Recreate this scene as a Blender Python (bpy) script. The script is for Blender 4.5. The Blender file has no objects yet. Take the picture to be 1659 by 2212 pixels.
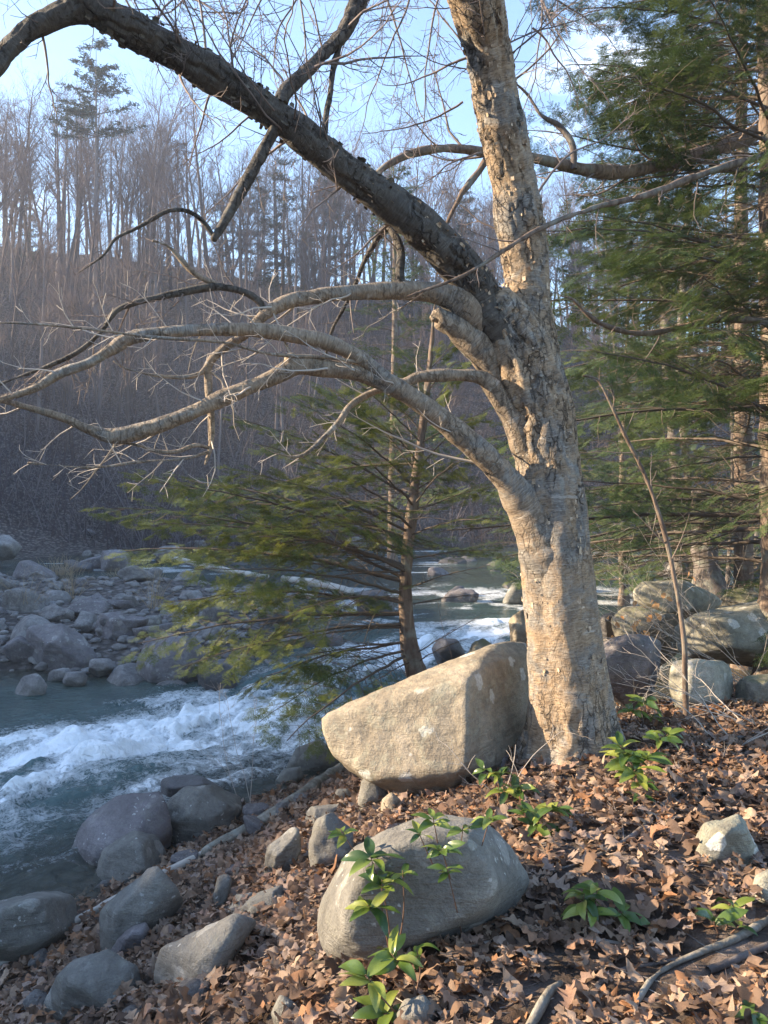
import bpy, bmesh, math, random
import numpy as np
from mathutils import Vector, Matrix, Quaternion

random.seed(7)
RNG = np.random.default_rng(7)
scene = bpy.context.scene
COL = scene.collection

# ------------------------------------------------------------------ camera, sky, sun, exposure
CAMZ = 1.55
F, CX, CY = 1661.0, 829.5, 1106.0            # focal length and centre in the 1659 x 2212 view of the photograph
cam = bpy.data.objects.new('camera', bpy.data.cameras.new('camera'))
COL.objects.link(cam)
cam.location = (0, 0, CAMZ)
cam.rotation_euler = (math.radians(90), 0, 0)
cam.data.sensor_fit = 'HORIZONTAL'
cam.data.sensor_width = 25.95
cam.data.lens = 25.95 * F / 1659.0
cam.data.clip_start = 0.05
cam.data.clip_end = 3000
scene.camera = cam

SUN_EL = math.radians(22.0)
SUN_AHEAD = math.radians(4.0)               # the sun stands to the left, about level with the camera
SUN_DIR = Vector((-math.cos(SUN_AHEAD) * math.cos(SUN_EL), math.sin(SUN_AHEAD) * math.cos(SUN_EL), math.sin(SUN_EL)))

world = bpy.data.worlds.new('World')
scene.world = world
world.use_nodes = True
wn, wl = world.node_tree.nodes, world.node_tree.links
wn.clear()
w_out = wn.new('ShaderNodeOutputWorld')
w_bg = wn.new('ShaderNodeBackground'); w_bg.inputs['Strength'].default_value = 0.125
w_sky = wn.new('ShaderNodeTexSky'); w_sky.sky_type = 'NISHITA'; w_sky.sun_disc = False
w_sky.sun_elevation = SUN_EL
w_sky.sun_rotation = math.radians(-90.0) + SUN_AHEAD
w_sky.altitude = 200; w_sky.air_density = 1.15; w_sky.dust_density = 0.35; w_sky.ozone_density = 2.6
w_tc = wn.new('ShaderNodeTexCoord')
w_map = wn.new('ShaderNodeMapping'); w_map.inputs['Scale'].default_value = (1.0, 1.0, 2.0)
w_map.inputs['Location'].default_value = (0.32, 0.1, 0.25)
w_n = wn.new('ShaderNodeTexNoise'); w_n.inputs['Scale'].default_value = 2.3; w_n.inputs['Detail'].default_value = 9; w_n.inputs['Roughness'].default_value = 0.56
w_r = wn.new('ShaderNodeValToRGB'); w_r.color_ramp.elements[0].position = 0.60; w_r.color_ramp.elements[1].position = 0.80
w_mix = wn.new('ShaderNodeMix'); w_mix.data_type = 'RGBA'
w_mix.inputs[7].default_value = (6.8, 7.1, 7.8, 1)
wl.new(w_tc.outputs['Generated'], w_map.inputs['Vector']); wl.new(w_map.outputs[0], w_n.inputs['Vector'])
wl.new(w_n.outputs['Fac'], w_r.inputs[0]); wl.new(w_r.outputs['Color'], w_mix.inputs[0])
wl.new(w_sky.outputs[0], w_mix.inputs[6]); wl.new(w_mix.outputs[2], w_bg.inputs['Color'])
wl.new(w_bg.outputs[0], w_out.inputs['Surface'])

sun = bpy.data.objects.new('sun', bpy.data.lights.new('sun', 'SUN'))
COL.objects.link(sun)
sun.data.energy = 5.0
sun.data.angle = math.radians(0.53)
sun.data.color = (1.0, 0.79, 0.54)
sun.rotation_euler = (-SUN_DIR).to_track_quat('-Z', 'Y').to_euler()
sun.location = (-20, 0, 20)

scene.view_settings.view_transform = 'Standard'
scene.view_settings.look = 'None'
scene.view_settings.exposure = 2.0
scene.view_settings.gamma = 1.0
scene.view_settings.use_curve_mapping = False
scene.cycles.max_bounces = 5; scene.cycles.diffuse_bounces = 3; scene.cycles.glossy_bounces = 2; scene.cycles.transmission_bounces = 3; scene.cycles.volume_bounces = 0

# ------------------------------------------------------------------ small maths
def P(u, v, y):
    return Vector(((u - CX) / F * y, y, CAMZ - (v - CY) / F * y))

def sstep(a, b, x):
    t = np.clip((np.asarray(x, float) - a) / (b - a), 0, 1)
    return t * t * (3 - 2 * t)

def _h(i, j, k, s):
    n = (i * 374761393 + j * 668265263 + k * 1440662683 + s * 974634777).astype(np.uint32)
    n = (n ^ (n >> np.uint32(13))) * np.uint32(1274126177)
    n = (n ^ (n >> np.uint32(16))) * np.uint32(2246822519)
    n = n ^ (n >> np.uint32(15))
    return n.astype(np.float64) / 2147483647.5 - 1.0

def vn(p, s=0):
    p = np.asarray(p, float)
    i = np.floor(p).astype(np.int64); f = p - i
    f = f * f * f * (f * (f * 6 - 15) + 10)
    r = 0
    for dx in (0, 1):
        wx = f[:, 0] if dx else 1 - f[:, 0]
        for dy in (0, 1):
            wy = f[:, 1] if dy else 1 - f[:, 1]
            for dz in (0, 1):
                wz = f[:, 2] if dz else 1 - f[:, 2]
                r = r + wx * wy * wz * _h(i[:, 0] + dx, i[:, 1] + dy, i[:, 2] + dz, s)
    return r

def fbm(p, o=4, s=0, g=0.5):
    p = np.asarray(p, float); a, r, t = 1.0, 0, 0
    for k in range(o):
        r = r + a * vn(p * (2.03 ** k) + 17.3 * k, s + k); t += a; a *= g
    return r / t

def seg_sd(x, y, poly):
    """signed distance to a polyline, positive on its right-hand side"""
    x = np.asarray(x, float); y = np.asarray(y, float)
    best = np.full(x.shape, 1e18); sg = np.ones(x.shape)
    for (ax, ay), (bx, by) in zip(poly[:-1], poly[1:]):
        dx, dy = bx - ax, by - ay; l2 = dx * dx + dy * dy
        t = np.clip(((x - ax) * dx + (y - ay) * dy) / l2, 0, 1)
        ex, ey = x - ax - t * dx, y - ay - t * dy
        d2 = ex * ex + ey * ey
        c = ex * dy - ey * dx
        m = d2 < best
        best = np.where(m, d2, best); sg = np.where(m, np.sign(c), sg)
    return np.sqrt(best) * sg

# ------------------------------------------------------------------ the lie of the land
SHORE = [(-3.9, -12), (-3.3, 2), (-2.8, 4), (-2.45, 5.4), (-1.95, 6.8), (-1.1, 7.9), (-.3, 8.6), (.9, 9.2), (2.2, 10.0),
         (4.2, 11.6), (7, 14), (12, 18.5), (25, 26), (60, 44), (200, 100)]
TOE = [(-24.5, -90), (-25, 0), (-24.5, 20), (-21.5, 34), (-12, 42), (2, 46), (18, 49), (40, 58), (90, 84), (260, 160)]
HILL_SHADE = 0.026  # extra height for the left hill, mostly unseen, so it shades the river
BAR = [(-30, 12.6), (-9, 12.2), (-5.2, 11.7), (-3.2, 11.9), (-1.9, 12.6), (-1.7, 15), (-1.5, 18), (-2.2, 22), (-6, 25), (-14, 27.5), (-30, 29)]

def zwater(y):
    return -1.12 + 0.30 * sstep(11.5, 17.5, y) + 0.22 * sstep(18, 32, y) + 0.2 * sstep(32, 60, y) + 0.012 * np.maximum(np.asarray(y, float) - 40, 0)

def poly_sd(x, y, poly):
    """positive inside a closed polygon"""
    x = np.asarray(x, float); y = np.asarray(y, float)
    best = np.full(x.shape, 1e18); ins = np.zeros(x.shape, bool)
    q = poly + [poly[0]]
    for (ax, ay), (bx, by) in zip(q[:-1], q[1:]):
        dx, dy = bx - ax, by - ay
        t = np.clip(((x - ax) * dx + (y - ay) * dy) / (dx * dx + dy * dy), 0, 1)
        best = np.minimum(best, (x - ax - t * dx) ** 2 + (y - ay - t * dy) ** 2)
        if ay != by:
            cr = ((ay > y) != (by > y)) & (x < (bx - ax) * (y - ay) / (by - ay) + ax)
            ins = ins ^ cr
    return np.sqrt(best) * np.where(ins, 1, -1)

def H(x, y, detail=True):
    x = np.asarray(x, float); y = np.asarray(y, float)
    shp = x.shape; x = x.ravel(); y = y.ravel()
    zw = zwater(y)
    d = seg_sd(x, y, SHORE)
    bed = zw - 0.42
    bank = zw - 0.10 + (0.04 - zw + 0.10) * sstep(-0.15, 4.1, d) ** .9 + 0.03 * np.maximum(d - 3.6, 0) * sstep(2, 9, y)
    bank = bank + 0.9 * sstep(9, 30, y) * sstep(1, 10, d)
    z = np.where(d > -0.1, bank, bed + (zw - 0.10 - bed) * sstep(-1.3, -0.1, d))
    b = poly_sd(x, y, BAR)
    z = z + 0.53 * sstep(-0.7, 1.6, b)
    t = seg_sd(x, y, TOE) * -1
    hill = 0.74 * np.maximum(t, 0) ** 2 / (np.maximum(t, 0) + 5)
    cap = 40.5 - 15.0 * sstep(-30, 45, x) + 1.5 * np.sin(x * 0.05)
    hill = cap * (1 - np.exp(-(hill / cap) ** 1.0 * 1.25 - 0.35 * (hill / cap) ** 3))
    hill = hill * (1 + HILL_SHADE * sstep(75, 30, y) * sstep(4, 40, t))
    z = z + np.where(t > 0, hill, 0) + 0.55 * sstep(-7, 0.5, t)
    if detail:
        p = np.stack([x, y, 0 * x], 1)
        near = sstep(-.3, .6, d)
        z = z + fbm(p * 1.1, 3, 5) * 0.07 * near + fbm(p * 4, 3, 9) * 0.025 * near
        z = z + fbm(p * 0.35, 4, 11) * (0.16 * (1 - near) + 0.05) * (1 - near) + fbm(p * 0.09, 5, 21) * 2.4 * sstep(1, 14, t) + fbm(p * 0.5, 4, 23) * .5 * sstep(0, 6, t)
    return z.reshape(shp)

def Hs(x, y):
    return float(H(np.array([x]), np.array([y]))[0])

def hit(u, v):
    """where the line of sight through a pixel meets the ground"""
    ys = np.geomspace(1.6, 140, 900)
    xs = (u - CX) / F * ys; zs = CAMZ - (v - CY) / F * ys
    k = np.argmax(zs < H(xs, ys))
    if k == 0: k = 899
    return Vector((xs[k], ys[k], zs[k]))

def hit_water(u, v):
    y = 10.0
    for _ in range(40):
        y = 0.5 * y + 0.5 * (CAMZ - float(zwater(y))) * F / max(v - CY, 8)
    return (u - CX) / F * y, y

# ------------------------------------------------------------------ mesh building
class Buf:
    def __init__(s): s.v = []; s.q = []; s.t = []; s.uq = []; s.ut = []; s.n = 0; s.c = []
    def add(s, v, q=None, t=None, uq=None, ut=None, c=None):
        v = np.asarray(v, float).reshape(-1, 3)
        s.v.append(v)
        if q is not None and len(q):
            s.q.append(np.asarray(q) + s.n); s.uq.append(np.zeros((len(q), 4, 2)) if uq is None else uq)
        if t is not None and len(t):
            s.t.append(np.asarray(t) + s.n); s.ut.append(np.zeros((len(t), 3, 2)) if ut is None else ut)
        if c is not None: s.c.append(np.broadcast_to(np.asarray(c, float), (len(v), 3)))
        s.n += len(v)
    def mesh(s, name, origin=(0, 0, 0), smooth=True, uv=False):
        v = np.concatenate(s.v) - np.asarray(origin, float)
        q = np.concatenate(s.q) if s.q else np.zeros((0, 4), int)
        t = np.concatenate(s.t) if s.t else np.zeros((0, 3), int)
        me = bpy.data.meshes.new(name)
        me.vertices.add(len(v)); me.vertices.foreach_set('co', v.astype(np.float32).ravel())
        li = np.concatenate([q.ravel(), t.ravel()]).astype(np.int32)
        me.loops.add(len(li)); me.loops.foreach_set('vertex_index', li)
        ls = np.concatenate([np.arange(len(q)) * 4, len(q) * 4 + np.arange(len(t)) * 3]).astype(np.int32)
        me.polygons.add(len(ls)); me.polygons.foreach_set('loop_start', ls)
        if uv:
            l = me.uv_layers.new(name='UVMap')
            a = [x.reshape(-1, 2) for x in s.uq] + [x.reshape(-1, 2) for x in s.ut]
            l.data.foreach_set('uv', np.concatenate(a).astype(np.float32).ravel())
        if s.c:
            at = me.attributes.new('Col', 'FLOAT_COLOR', 'POINT')
            c = np.concatenate(s.c); c = np.concatenate([c, np.ones((len(c), 1))], 1)
            at.data.foreach_set('color', c.astype(np.float32).ravel())
        me.update(calc_edges=True); me.validate()
        if smooth: me.polygons.foreach_set('use_smooth', np.ones(len(ls), bool))
        return me

def link(name, me, mat, parent=None, loc=(0, 0, 0)):
    o = bpy.data.objects.new(name, me); COL.objects.link(o)
    o.location = loc
    if mat is not None and not me.materials: me.materials.append(mat)
    if parent is not None: o.parent = parent
    return o

def tag(o, label=None, cat=None, group=None, kind=None):
    if label: o['label'] = label
    if cat: o['category'] = cat
    if group: o['group'] = group
    if kind: o['kind'] = kind
    return o

def thing(name, loc, label, cat, group=None):
    o = bpy.data.objects.new(name, None); COL.objects.link(o); o.location = loc
    o.empty_display_size = 0.1
    return tag(o, label, cat, group)

def resample(pts, step):
    """Catmull-Rom through rows of (x, y, z, r)"""
    p = np.asarray(pts, float)
    p = np.vstack([2 * p[0] - p[1], p, 2 * p[-1] - p[-2]])
    p[0, 3] = p[1, 3]; p[-1, 3] = p[-2, 3]
    out = []
    for k in range(1, len(p) - 2):
        a, b, c, d = p[k - 1], p[k], p[k + 1], p[k + 2]
        n = max(2, int(np.linalg.norm((c - b)[:3]) / step))
        t = np.linspace(0, 1, n, endpoint=False)[:, None]
        out.append(0.5 * (2 * b + (c - a) * t + (2 * a - 5 * b + 4 * c - d) * t ** 2 + (3 * b - a - 3 * c + d) * t ** 3))
    out.append(p[-2][None])
    r = np.vstack(out); r[:, 3] = np.maximum(r[:, 3], 1e-4)
    return r

def frames(p):
    T = np.gradient(p, axis=0); T /= np.linalg.norm(T, axis=1)[:, None] + 1e-12
    n = np.cross(T[0], (0.31, 0.2, 0.93) if abs(T[0][2]) < .9 else (1, 0.1, 0)); n /= np.linalg.norm(n)
    N = np.empty_like(p); N[0] = n
    for i in range(1, len(p)):
        n = n - T[i] * np.dot(n, T[i]); n /= np.linalg.norm(n) + 1e-12; N[i] = n
    return T, N, np.cross(T, N)

def tube(buf, pr, k=6, disp=None, cap=True, c=None, transport=True):
    pr = np.asarray(pr, float); p, r = pr[:, :3], pr[:, 3]; n = len(p)
    if transport: T, N, B = frames(p)
    else:
        T = np.gradient(p, axis=0); T /= np.linalg.norm(T, axis=1)[:, None] + 1e-12
        N = np.cross(T, (0.37, 0.61, 0.7)); N /= np.linalg.norm(N, axis=1)[:, None] + 1e-9; B = np.cross(T, N)
    th = np.arange(k) / k * 2 * math.pi
    R = np.repeat(r[:, None], k, 1)
    L = np.concatenate([[0], np.cumsum(np.linalg.norm(np.diff(p, axis=0), axis=1))])
    if disp is not None: R = R + disp(p, r, L, th, T, N, B)
    v = p[:, None] + R[..., None] * (np.cos(th)[None, :, None] * N[:, None] + np.sin(th)[None, :, None] * B[:, None])
    i = np.arange(n - 1)[:, None] * k; j = np.arange(k)[None]; j2 = (j + 1) % k
    q = np.stack([i + j, i + j2, i + k + j2, i + k + j], -1).reshape(-1, 4)
    rm = float(np.mean(r)) * 2 * math.pi / k
    u0 = np.broadcast_to(j * rm, (n - 1, k)); u1 = np.broadcast_to((j + 1) * rm, (n - 1, k))
    v0 = np.broadcast_to(L[:-1, None], (n - 1, k)); v1 = np.broadcast_to(L[1:, None], (n - 1, k))
    uq = np.stack([np.stack([u0, v0], -1), np.stack([u1, v0], -1), np.stack([u1, v1], -1), np.stack([u0, v1], -1)], 2).reshape(-1, 4, 2)
    V = v.reshape(-1, 3)
    t = None; ut = None
    if cap:
        V = np.vstack([V, p[-1] + T[-1] * r[-1] * .6])
        e = (n - 1) * k; jj = np.arange(k)
        t = np.stack([e + jj, e + (jj + 1) % k, np.full(k, n * k)], -1)
        ut = np.full((k, 3, 2), L[-1])
    buf.add(V, q, t, uq, ut, c)
    return V

def wander(start, d, length, r0, r1, n, jit, up=0.0, rng=random):
    p = np.array(start, float); d = np.array(d, float); d /= np.linalg.norm(d)
    out = [(*p, r0)]
    for i in range(n):
        d = d + np.array([rng.gauss(0, jit), rng.gauss(0, jit), rng.gauss(0, jit) + up]); d /= np.linalg.norm(d)
        p = p + d * length / n
        t = (i + 1) / n
        out.append((*p, r0 + (r1 - r0) * t))
    return np.array(out)

def side_dir(d, ang, rng=random):
    d = np.array(d, float); d /= np.linalg.norm(d)
    a = np.array([rng.gauss(0, 1), rng.gauss(0, 1), rng.gauss(0, 1)]); a -= d * a.dot(d); a /= np.linalg.norm(a)
    return d * math.cos(ang) + a * math.sin(ang)

def twiggy(buf, pr, depth, every, ratio, ang=0.8, jit=0.16, up=0.03, k=3, rmin=0.0012, start=0.12, lmin=0.07, rng=random):
    """side twigs along a polyline, recursively"""
    p = pr[:, :3]; seg = np.linalg.norm(np.diff(p, axis=0), axis=1); tot = seg.sum()
    cum = np.concatenate([[0], np.cumsum(seg)])
    s = tot * start + rng.random() * every
    while s < tot:
        i = min(int(np.searchsorted(cum, s)) - 1, len(seg) - 1); i = max(i, 0)
        f = (s - cum[i]) / max(seg[i], 1e-9)
        q = p[i] * (1 - f) + p[i + 1] * f
        r = pr[i, 3] * (1 - f) + pr[i + 1, 3] * f
        L = (tot - s * 0.55) * ratio * rng.uniform(.5, 1.25)
        L = min(max(L, lmin), 1.6)
        rr = max(min(r * .6, L * 0.012 + 0.0012), rmin)
        d = side_dir(p[i + 1] - p[i], ang * rng.uniform(.7, 1.25), rng)
        w = wander(q, d, L, rr, rmin * .7, max(3, int(L / 0.09)) if L < 1 else 9, jit, up, rng)
        tube(buf, w, k, cap=False, transport=False)
        if depth > 1: twiggy(buf, w, depth - 1, every * .62, ratio * .85, ang, jit, up, k, rmin, .2, lmin, rng)
        s += every * rng.uniform(.5, 1.6)

# ------------------------------------------------------------------ materials
class Mat:
    def __init__(s, name, rough=0.8, spec=0.3):
        s.m = bpy.data.materials.new(name); s.m.use_nodes = True
        s.n, s.l = s.m.node_tree.nodes, s.m.node_tree.links
        s.b = s.n['Principled BSDF']
        s.b.inputs['Roughness'].default_value = rough
        s.b.inputs['Specular IOR Level'].default_value = spec
    def co(s, kind='Object', scale=(1, 1, 1), rot=(0, 0, 0)):
        t = s.n.new('ShaderNodeTexCoord'); m = s.n.new('ShaderNodeMapping')
        m.inputs['Scale'].default_value = scale; m.inputs['Rotation'].default_value = rot
        s.l.new(t.outputs[kind], m.inputs['Vector']); return m.outputs[0]
    def noise(s, vec, scale, detail=5, rough=.6, dist=0.0, out='Fac'):
        t = s.n.new('ShaderNodeTexNoise'); t.inputs['Scale'].default_value = scale; t.inputs['Detail'].default_value = detail
        t.inputs['Roughness'].default_value = rough; t.inputs['Distortion'].default_value = dist
        s.l.new(vec, t.inputs['Vector']); return t.outputs[out]
    def vor(s, vec, scale, feature='F1', out='Distance', rnd=1.0):
        t = s.n.new('ShaderNodeTexVoronoi'); t.feature = feature; t.inputs['Scale'].default_value = scale
        t.inputs['Randomness'].default_value = rnd
        s.l.new(vec, t.inputs['Vector']); return t.outputs[out]
    def ramp(s, fac, stops):
        r = s.n.new('ShaderNodeValToRGB'); e = r.color_ramp.elements
        while len(e) < len(stops): e.new(0.5)
        for k, (p, c) in enumerate(stops):
            e[k].position = p; e[k].color = (*c, 1) if not isinstance(c, (int, float)) else (c, c, c, 1)
        s.l.new(fac, r.inputs[0]); return r.outputs[0]
    def mix(s, fac, a, b, mode='MIX'):
        m = s.n.new('ShaderNodeMix'); m.data_type = 'RGBA'; m.blend_type = mode; m.clamp_factor = True
        for sock, val in ((m.inputs[0], fac), (m.inputs[6], a), (m.inputs[7], b)):
            if isinstance(val, (int, float)): sock.default_value = val
            elif isinstance(val, tuple): sock.default_value = (*val, 1)
            else: s.l.new(val, sock)
        return m.outputs[2]
    def math(s, op, a, b=0.0, c=0.0, clamp=False):
        m = s.n.new('ShaderNodeMath'); m.operation = op; m.use_clamp = clamp
        for sock, val in zip(m.inputs, (a, b, c)):
            if isinstance(val, (int, float)): sock.default_value = val
            else: s.l.new(val, sock)
        return m.outputs[0]
    def attr(s, name, out='Color'):
        a = s.n.new('ShaderNodeAttribute'); a.attribute_name = name; return a.outputs[out]
    def rnd(s):
        return s.n.new('ShaderNodeObjectInfo').outputs['Random']
    def bump(s, h, strength=.5, dist=.01):
        b = s.n.new('ShaderNodeBump'); b.inputs['Strength'].default_value = strength; b.inputs['Distance'].default_value = dist
        s.l.new(h, b.inputs['Height']); s.l.new(b.outputs[0], s.b.inputs['Normal'])
    def base(s, c):
        if isinstance(c, tuple): s.b.inputs['Base Color'].default_value = (*c, 1)
        else: s.l.new(c, s.b.inputs['Base Color'])
        return s.m

def translucent(M, col, amt):
    """thin leaf: part of the light passes through"""
    t = M.n.new('ShaderNodeBsdfTranslucent'); mx = M.n.new('ShaderNodeMixShader'); mx.inputs[0].default_value = amt
    M.l.new(col, t.inputs['Color'])
    M.l.new(M.b.outputs[0], mx.inputs[1]); M.l.new(t.outputs[0], mx.inputs[2])
    M.l.new(mx.outputs[0], M.n['Material Output'].inputs['Surface'])

def mat_birch(name, pale=1.0, rough_mix=0.5, warm=1.0, upper=None):
    M = Mat(name, .66, .3)
    ob = M.co('Object')
    warp = M.n.new('ShaderNodeVectorMath'); warp.operation = 'MULTIPLY_ADD'
    M.l.new(M.noise(M.co('UV', (6, 6, 1)), 1.0, 3, .6, 0, 'Color'), warp.inputs[0]); warp.inputs[1].default_value = (.06, .05, 0); M.l.new(M.co('UV'), warp.inputs[2])
    def st(sx, sy):
        m = M.n.new('ShaderNodeMapping'); m.inputs['Scale'].default_value = (sx, sy, 1); M.l.new(warp.outputs[0], m.inputs['Vector']); return m.outputs[0]
    streak = M.noise(st(14, 90), 1.0, 6, .74, .3)
    lent = M.noise(st(30, 190), 1.0, 2, .5, .2)
    big = M.noise(ob, 3.4, 6, .68, .8); mid = M.noise(M.co('Object', (1, 1, .55)), 15, 6, .72, .9)
    k = pale
    tone = M.math('ADD', M.math('MULTIPLY', streak, .55), M.math('MULTIPLY', mid, .45))
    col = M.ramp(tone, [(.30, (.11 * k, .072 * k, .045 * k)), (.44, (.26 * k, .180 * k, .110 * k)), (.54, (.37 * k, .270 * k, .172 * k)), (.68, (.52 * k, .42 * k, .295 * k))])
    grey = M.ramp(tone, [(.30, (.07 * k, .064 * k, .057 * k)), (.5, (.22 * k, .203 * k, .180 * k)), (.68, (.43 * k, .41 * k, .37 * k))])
    gm = M.ramp(big, [(.45, 0.0), (.60, 1.0)])
    if warm < 1: gm = M.math('MAXIMUM', gm, 1 - warm)
    col = M.mix(gm, col, grey)
    silver = M.ramp(M.noise(st(3, 14), 1.0, 5, .7, .6), [(.60, 0.0), (.66, 1.0)])
    col = M.mix(M.math('MULTIPLY', silver, .55), col, (.52 * k, .49 * k, .44 * k))
    dark = M.ramp(lent, [(.61, 0.0), (.68, 1.0)])
    col = M.mix(M.math('MULTIPLY', dark, .65), col, (.06, .043, .032))
    # plates and cracks, long in the direction of growth, on the older bark
    pw = M.n.new('ShaderNodeVectorMath'); pw.operation = 'MULTIPLY_ADD'
    M.l.new(M.noise(ob, 11, 5, .65, 0, 'Color'), pw.inputs[0]); pw.inputs[1].default_value = (.09, .09, .16); M.l.new(ob, pw.inputs[2])
    pm = M.n.new('ShaderNodeMapping'); pm.inputs['Scale'].default_value = (21, 21, 8); M.l.new(pw.outputs[0], pm.inputs['Vector'])
    edge = M.vor(pm.outputs[0], 1.0, 'DISTANCE_TO_EDGE')
    zone = M.ramp(M.noise(M.co('Object', (1, 1, .5)), 5.5, 4, .6, .5), [(.46, 0.0), (.54, 1.0)])
    if upper is not None:
        sx = M.n.new('ShaderNodeSeparateXYZ'); M.l.new(ob, sx.inputs[0])
        zz = M.math('MULTIPLY', M.math('SUBTRACT', sx.outputs[2], upper), 1.6, 0, True)
        foot = M.math('MULTIPLY', M.math('SUBTRACT', .7, sx.outputs[2]), 2.2, 0, True)
        zone = M.math('MULTIPLY', zone, M.math('MAXIMUM', M.math('MAXIMUM', zz, foot), .12))
    crack = M.math('MULTIPLY', M.ramp(edge, [(.01, 1.0), (.10, 0.0)]), zone)
    col = M.mix(M.math('MULTIPLY', crack, rough_mix), col, (.035, .027, .021))
    lich = M.ramp(M.noise(ob, 12, 5, .7, .6), [(.58, 0.0), (.66, 1.0)])
    col = M.mix(M.math('MULTIPLY', lich, .4), col, (.33 * k, .34 * k, .30 * k))
    h = M.math('ADD', M.math('MULTIPLY', streak, .40), M.math('SUBTRACT', M.math('MULTIPLY', mid, .8 * rough_mix + .15), M.math('MULTIPLY', dark, .2)))
    h = M.math('SUBTRACT', h, M.math('MULTIPLY', crack, 1.0 * rough_mix))
    M.bump(h, .9, .022)
    return M.base(col)

def mat_bark(name, c0, c1, c2, vs=(14, 14, 3), bump=.02):
    M = Mat(name, .9, .15)
    o = M.co('Object', vs)
    n = M.noise(o, 1.0, 6, .68, .6)
    col = M.ramp(n, [(.3, c0), (.5, c1), (.7, c2)])
    col = M.mix(M.ramp(M.noise(M.co('Object'), 6, 4), [(.52, 0.0), (.68, .55)]), col, (.26, .28, .24))
    M.bump(n, .8, bump)
    return M.base(col)

def mat_rock(name, c0, c1, c2, lichen=.5, spots=1.0, wet=0.0, moss=0.0):
    M = Mat(name, .86 - .5 * wet, .3 + .3 * wet)
    ob = M.co('Object')
    loc = M.n.new('ShaderNodeObjectInfo'); add = M.n.new('ShaderNodeVectorMath'); add.operation = 'ADD'
    M.l.new(ob, add.inputs[0]); M.l.new(loc.outputs['Location'], add.inputs[1]); v = add.outputs[0]
    a = M.noise(v, 2.6, 6, .62, .5); b = M.noise(v, 17, 6, .7, .3); g = M.noise(v, 120, 3, .6)
    col = M.ramp(a, [(.32, c0), (.5, c1), (.68, c2)])
    col = M.mix(M.ramp(b, [(.36, .75), (.6, 0.0)]), col, M.mix(.5, col, (.06, .06, .055)))
    col = M.mix(M.ramp(g, [(.35, .32), (.65, 0.0)]), col, (.05, .05, .05))
    wv = M.n.new('ShaderNodeVectorMath'); wv.operation = 'MULTIPLY_ADD'
    M.l.new(M.noise(v, 9, 4, .6, 0, 'Color'), wv.inputs[0]); wv.inputs[1].default_value = (.12, .12, .12); M.l.new(v, wv.inputs[2])
    cell = M.vor(wv.outputs[0], 5.2)
    zone = M.ramp(M.noise(v, 1.9, 2), [(.40, 0.0), (.50, 1.0)])
    patch = M.math('MULTIPLY', M.ramp(cell, [(.24, 1.0), (.28, 0.0)]), zone)
    pc = M.mix(M.ramp(M.noise(v, 60, 4), [(.35, 0.0), (.65, 1.0)]), (.36, .36, .33), (.56, .55, .51))
    col = M.mix(M.math('MULTIPLY', patch, lichen), col, pc)
    sp = M.math('MULTIPLY', M.ramp(M.vor(wv.outputs[0], 19), [(.13, 1.0), (.18, 0.0)]), M.ramp(M.noise(v, 3.5, 3), [(.50, 0.0), (.60, 1.0)]))
    col = M.mix(M.math('MULTIPLY', sp, .8 * spots), col, (.55, .56, .54))
    crust = M.ramp(M.noise(v, 7, 6, .75, 1.0), [(.52, 0.0), (.62, 1.0)])
    col = M.mix(M.math('MULTIPLY', crust, .45 * lichen), col, (.33, .335, .26))
    if moss:
        gm = M.n.new('ShaderNodeNewGeometry'); sx = M.n.new('ShaderNodeSeparateXYZ'); M.l.new(gm.outputs['Normal'], sx.inputs[0])
        mk = M.math('MULTIPLY', M.ramp(sx.outputs[2], [(.45, 0.0), (.8, 1.0)]), M.ramp(M.noise(v, 5, 5, .7), [(.44, 0.0), (.55, 1.0)]))
        col = M.mix(M.math('MULTIPLY', mk, moss), col, M.mix(M.noise(v, 80, 2), (.05, .07, .015), (.13, .15, .04)))
    h = M.math('ADD', M.math('MULTIPLY', a, .6), M.math('ADD', M.math('MULTIPLY', b, .5), M.math('MULTIPLY', g, .10)))
    lay = M.noise(M.co('Object', (2.5, 2.5, 16), (.35, .2, 0)), 1.0, 5, .7, .4)
    crk = M.ramp(M.vor(wv.outputs[0], 3.1, 'DISTANCE_TO_EDGE'), [(.0, 0.0), (.02, 1.0)])
    h = M.math('ADD', h, M.math('ADD', M.math('MULTIPLY', lay, .6), M.math('MULTIPLY', crk, .012)))
    M.bump(h, .9, .04)
    return M.base(col)

MT = {}
MT['birch'] = mat_birch('birch_bark', .95, .7, .92, 1.0)
MT['birch_limb'] = mat_birch('birch_limb_bark', .92, .4, .6)
MT['birch_mossy_shaded'] = mat_birch('birch_upper_bark', .34, .9, .2)  # mossy upper bark, darkened further to put its underside shade into the colour
MT['twig'] = Mat('twig', .7, .3).base((.17, .135, .12))
MT['twig_pale'] = Mat('pale_twig', .6, .3).base((.42, .37, .32))
MT['grey_bark'] = mat_bark('grey_bark', (.07, .058, .052), (.14, .120, .110), (.23, .205, .19), (9, 9, 1.2), .03)
MT['far_bark'] = Mat('far_bark', .9, .1); M_ = MT['far_bark']
MT['far_bark'] = M_.base(M_.ramp(M_.rnd(), [(0, (.075, .062, .062)), (.6, (.12, .104, .104)), (1, (.18, .16, .16))]))
MT['far_twig'] = Mat('far_twig', .9, .1).base((.125, .10, .10))
MT['brush'] = Mat('brush_stems', .9, .1).base((.085, .066, .066))
MT['brush_pale'] = Mat('pale_brush_stems', .9, .1).base((.165, .14, .14))
MT['hemlock_bark'] = mat_bark('hemlock_bark', (.07, .05, .04), (.16, .12, .095), (.27, .21, .165), (16, 16, 3), .03)
MT['hemlock_wood'] = Mat('hemlock_twig_wood', .85, .2).base((.105, .085, .07))
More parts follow.
